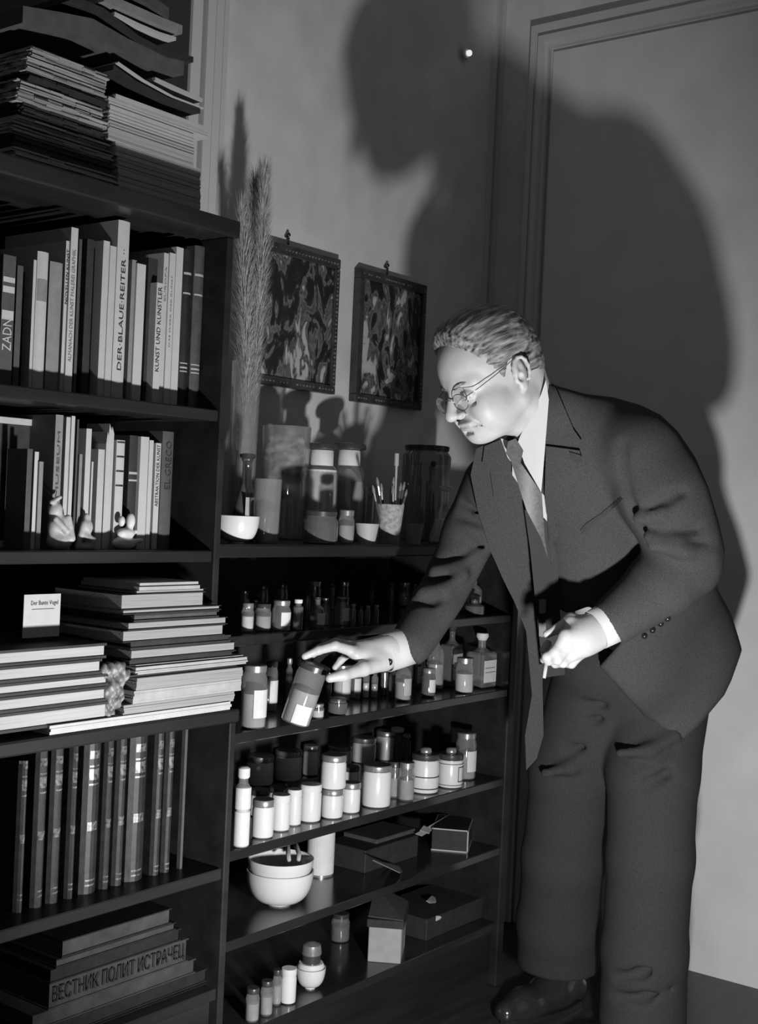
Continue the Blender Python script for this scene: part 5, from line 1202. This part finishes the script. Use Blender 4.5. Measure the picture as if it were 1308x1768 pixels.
tg([(1062, 1690, 2.76), (1105, 1680, 2.74), (1140, 1660, 2.75)], .009); tg([(1056, 1722, 2.77), (1110, 1722, 2.75), (1150, 1700, 2.76)], .008)
for zc, c in ((.105, A(962, 1680, 3.11)), (.07, A(1108, 1775, 2.85))):      # hems
    sl, P = ft.sub(c - .16, c + .16, 0)
    if sl is not None: ft.D[sl] = np.maximum(ft.D[sl], zc - P[..., 2])
V, Q = ft.mesh(); mput('trousers', V, Q, TROU)
# shoes
def shoe(ank, toe):
    ank = np.array([ank[0], ank[1], .0]); toe = np.array([toe[0], toe[1], .0]); u = (toe - ank) / np.linalg.norm(toe - ank); up = np.array([0, 0, 1.0]); L = .29; c0 = ank - u * .07
    s = np.cross(up, u); f = Field(np.minimum(c0, c0 + u * L) - .07, np.maximum(c0, c0 + u * L) + .07 + up * .09, .003)
    f.cone(c0 + u * .035 + up * .045, c0 + u * .10 + up * .05, .038, .042, .02).cone(c0 + u * .10 + up * .045, c0 + u * .20 + up * .028, .043, .040, .03).cone(c0 + u * .20 + up * .028, c0 + u * .255 + up * .024, .040, .028, .02)
    f.cone(c0 + u * .06 + up * .08, c0 + u * .09 + up * .095, .038, .036, .02)
    sl, P = f.sub(c0 - 1, c0 + 1, 0); f.D[sl] = np.maximum(f.D[sl], .012 - P[..., 2]); f.D[sl] = np.maximum(f.D[sl], P[..., 2] - .11)
    V, Q = f.mesh(); o = mput('shoe', V, Q, SHOE)
    m = MB(); n = 20; ring = []
    for i in range(n):
        a = 2 * math.pi * i / n; lx = .133 + .140 * math.cos(a); w = .036 + .012 * math.sin(lx * 11); ring.append(c0 + u * lx + s * w * math.sin(a) - ML)
    V = [r + up * .001 for r in ring] + [r + up * .014 for r in ring]; o2 = mk('sole', V, [tuple(range(n))[::-1], tuple(range(n, 2 * n))] + [(i, (i + 1) % n, (i + 1) % n + n, i + n) for i in range(n)], BLACK, o); return o
shoe(A(970, 1700, 3.12), A(870, 1740, 3.0)); shoe(A(1108, 1775, 2.85), onp(960, 1830, 2, 0))

# jar held in the right hand
pb, ptp = A(508, 1248, 2.47), A(541, 1152, 2.47); ax = (ptp - pb); Hj = float(np.linalg.norm(ax)); ax /= Hj; Rj = .0285
t = thing('jar', 'tilted clear storage jar with dark lid and white labels held in the right hand', 'jar', pb)
zq = Vector((0, 0, 1)).rotation_difference(Vector(ax)); t.rotation_mode = 'QUATERNION'; t.rotation_quaternion = zq
smooth_edges(MB().lathe([(Rj * .85, 0), (Rj * .98, .003), (Rj, .008), (Rj, Hj * .86), (Rj * .92, Hj * .93), (Rj * .9, Hj * .95)], 32).build('body', GLASS, t))
smooth_edges(MB().lathe([(Rj * .98, Hj * .95), (Rj * 1.12, Hj * .955), (Rj * 1.14, Hj * 1.04), (Rj * 1.04, Hj * 1.07), (Rj * .2, Hj * 1.075)], 32).build('lid', TIND, t))
smooth_edges(MB().lathe([(Rj * .93, .004), (Rj * .96, .006), (Rj * .96, Hj * .58), (Rj * .3, Hj * .6)], 32).build('contents', POWG, t))
iv = zq.inverted() @ Vector(-(RW @ np.array([0, 0, 1.0]))); a0 = math.atan2(iv.y, iv.x); m = MB()
rs = zq.inverted() @ Vector(RW @ np.array([1.0, 0, 0])); sg = 1 if (iv.x * rs.y - iv.y * rs.x) > 0 else -1
for i in range(10):
    b = [a0 + sg * (-.25 + 1.2 * (i + j) / 10) for j in (0, 1)]; q = [(Rj * 1.02 * math.cos(x), Rj * 1.02 * math.sin(x)) for x in b]; qq = [(Rj * .99 * math.cos(x), Rj * .99 * math.sin(x)) for x in b]
    m.add([(*q[0], .004), (*q[1], .004), (*qq[1], .004), (*qq[0], .004), (*q[0], Hj * .36), (*q[1], Hj * .36), (*qq[1], Hj * .36), (*qq[0], Hj * .36)], BF)
m.build('label', LABEL, t)
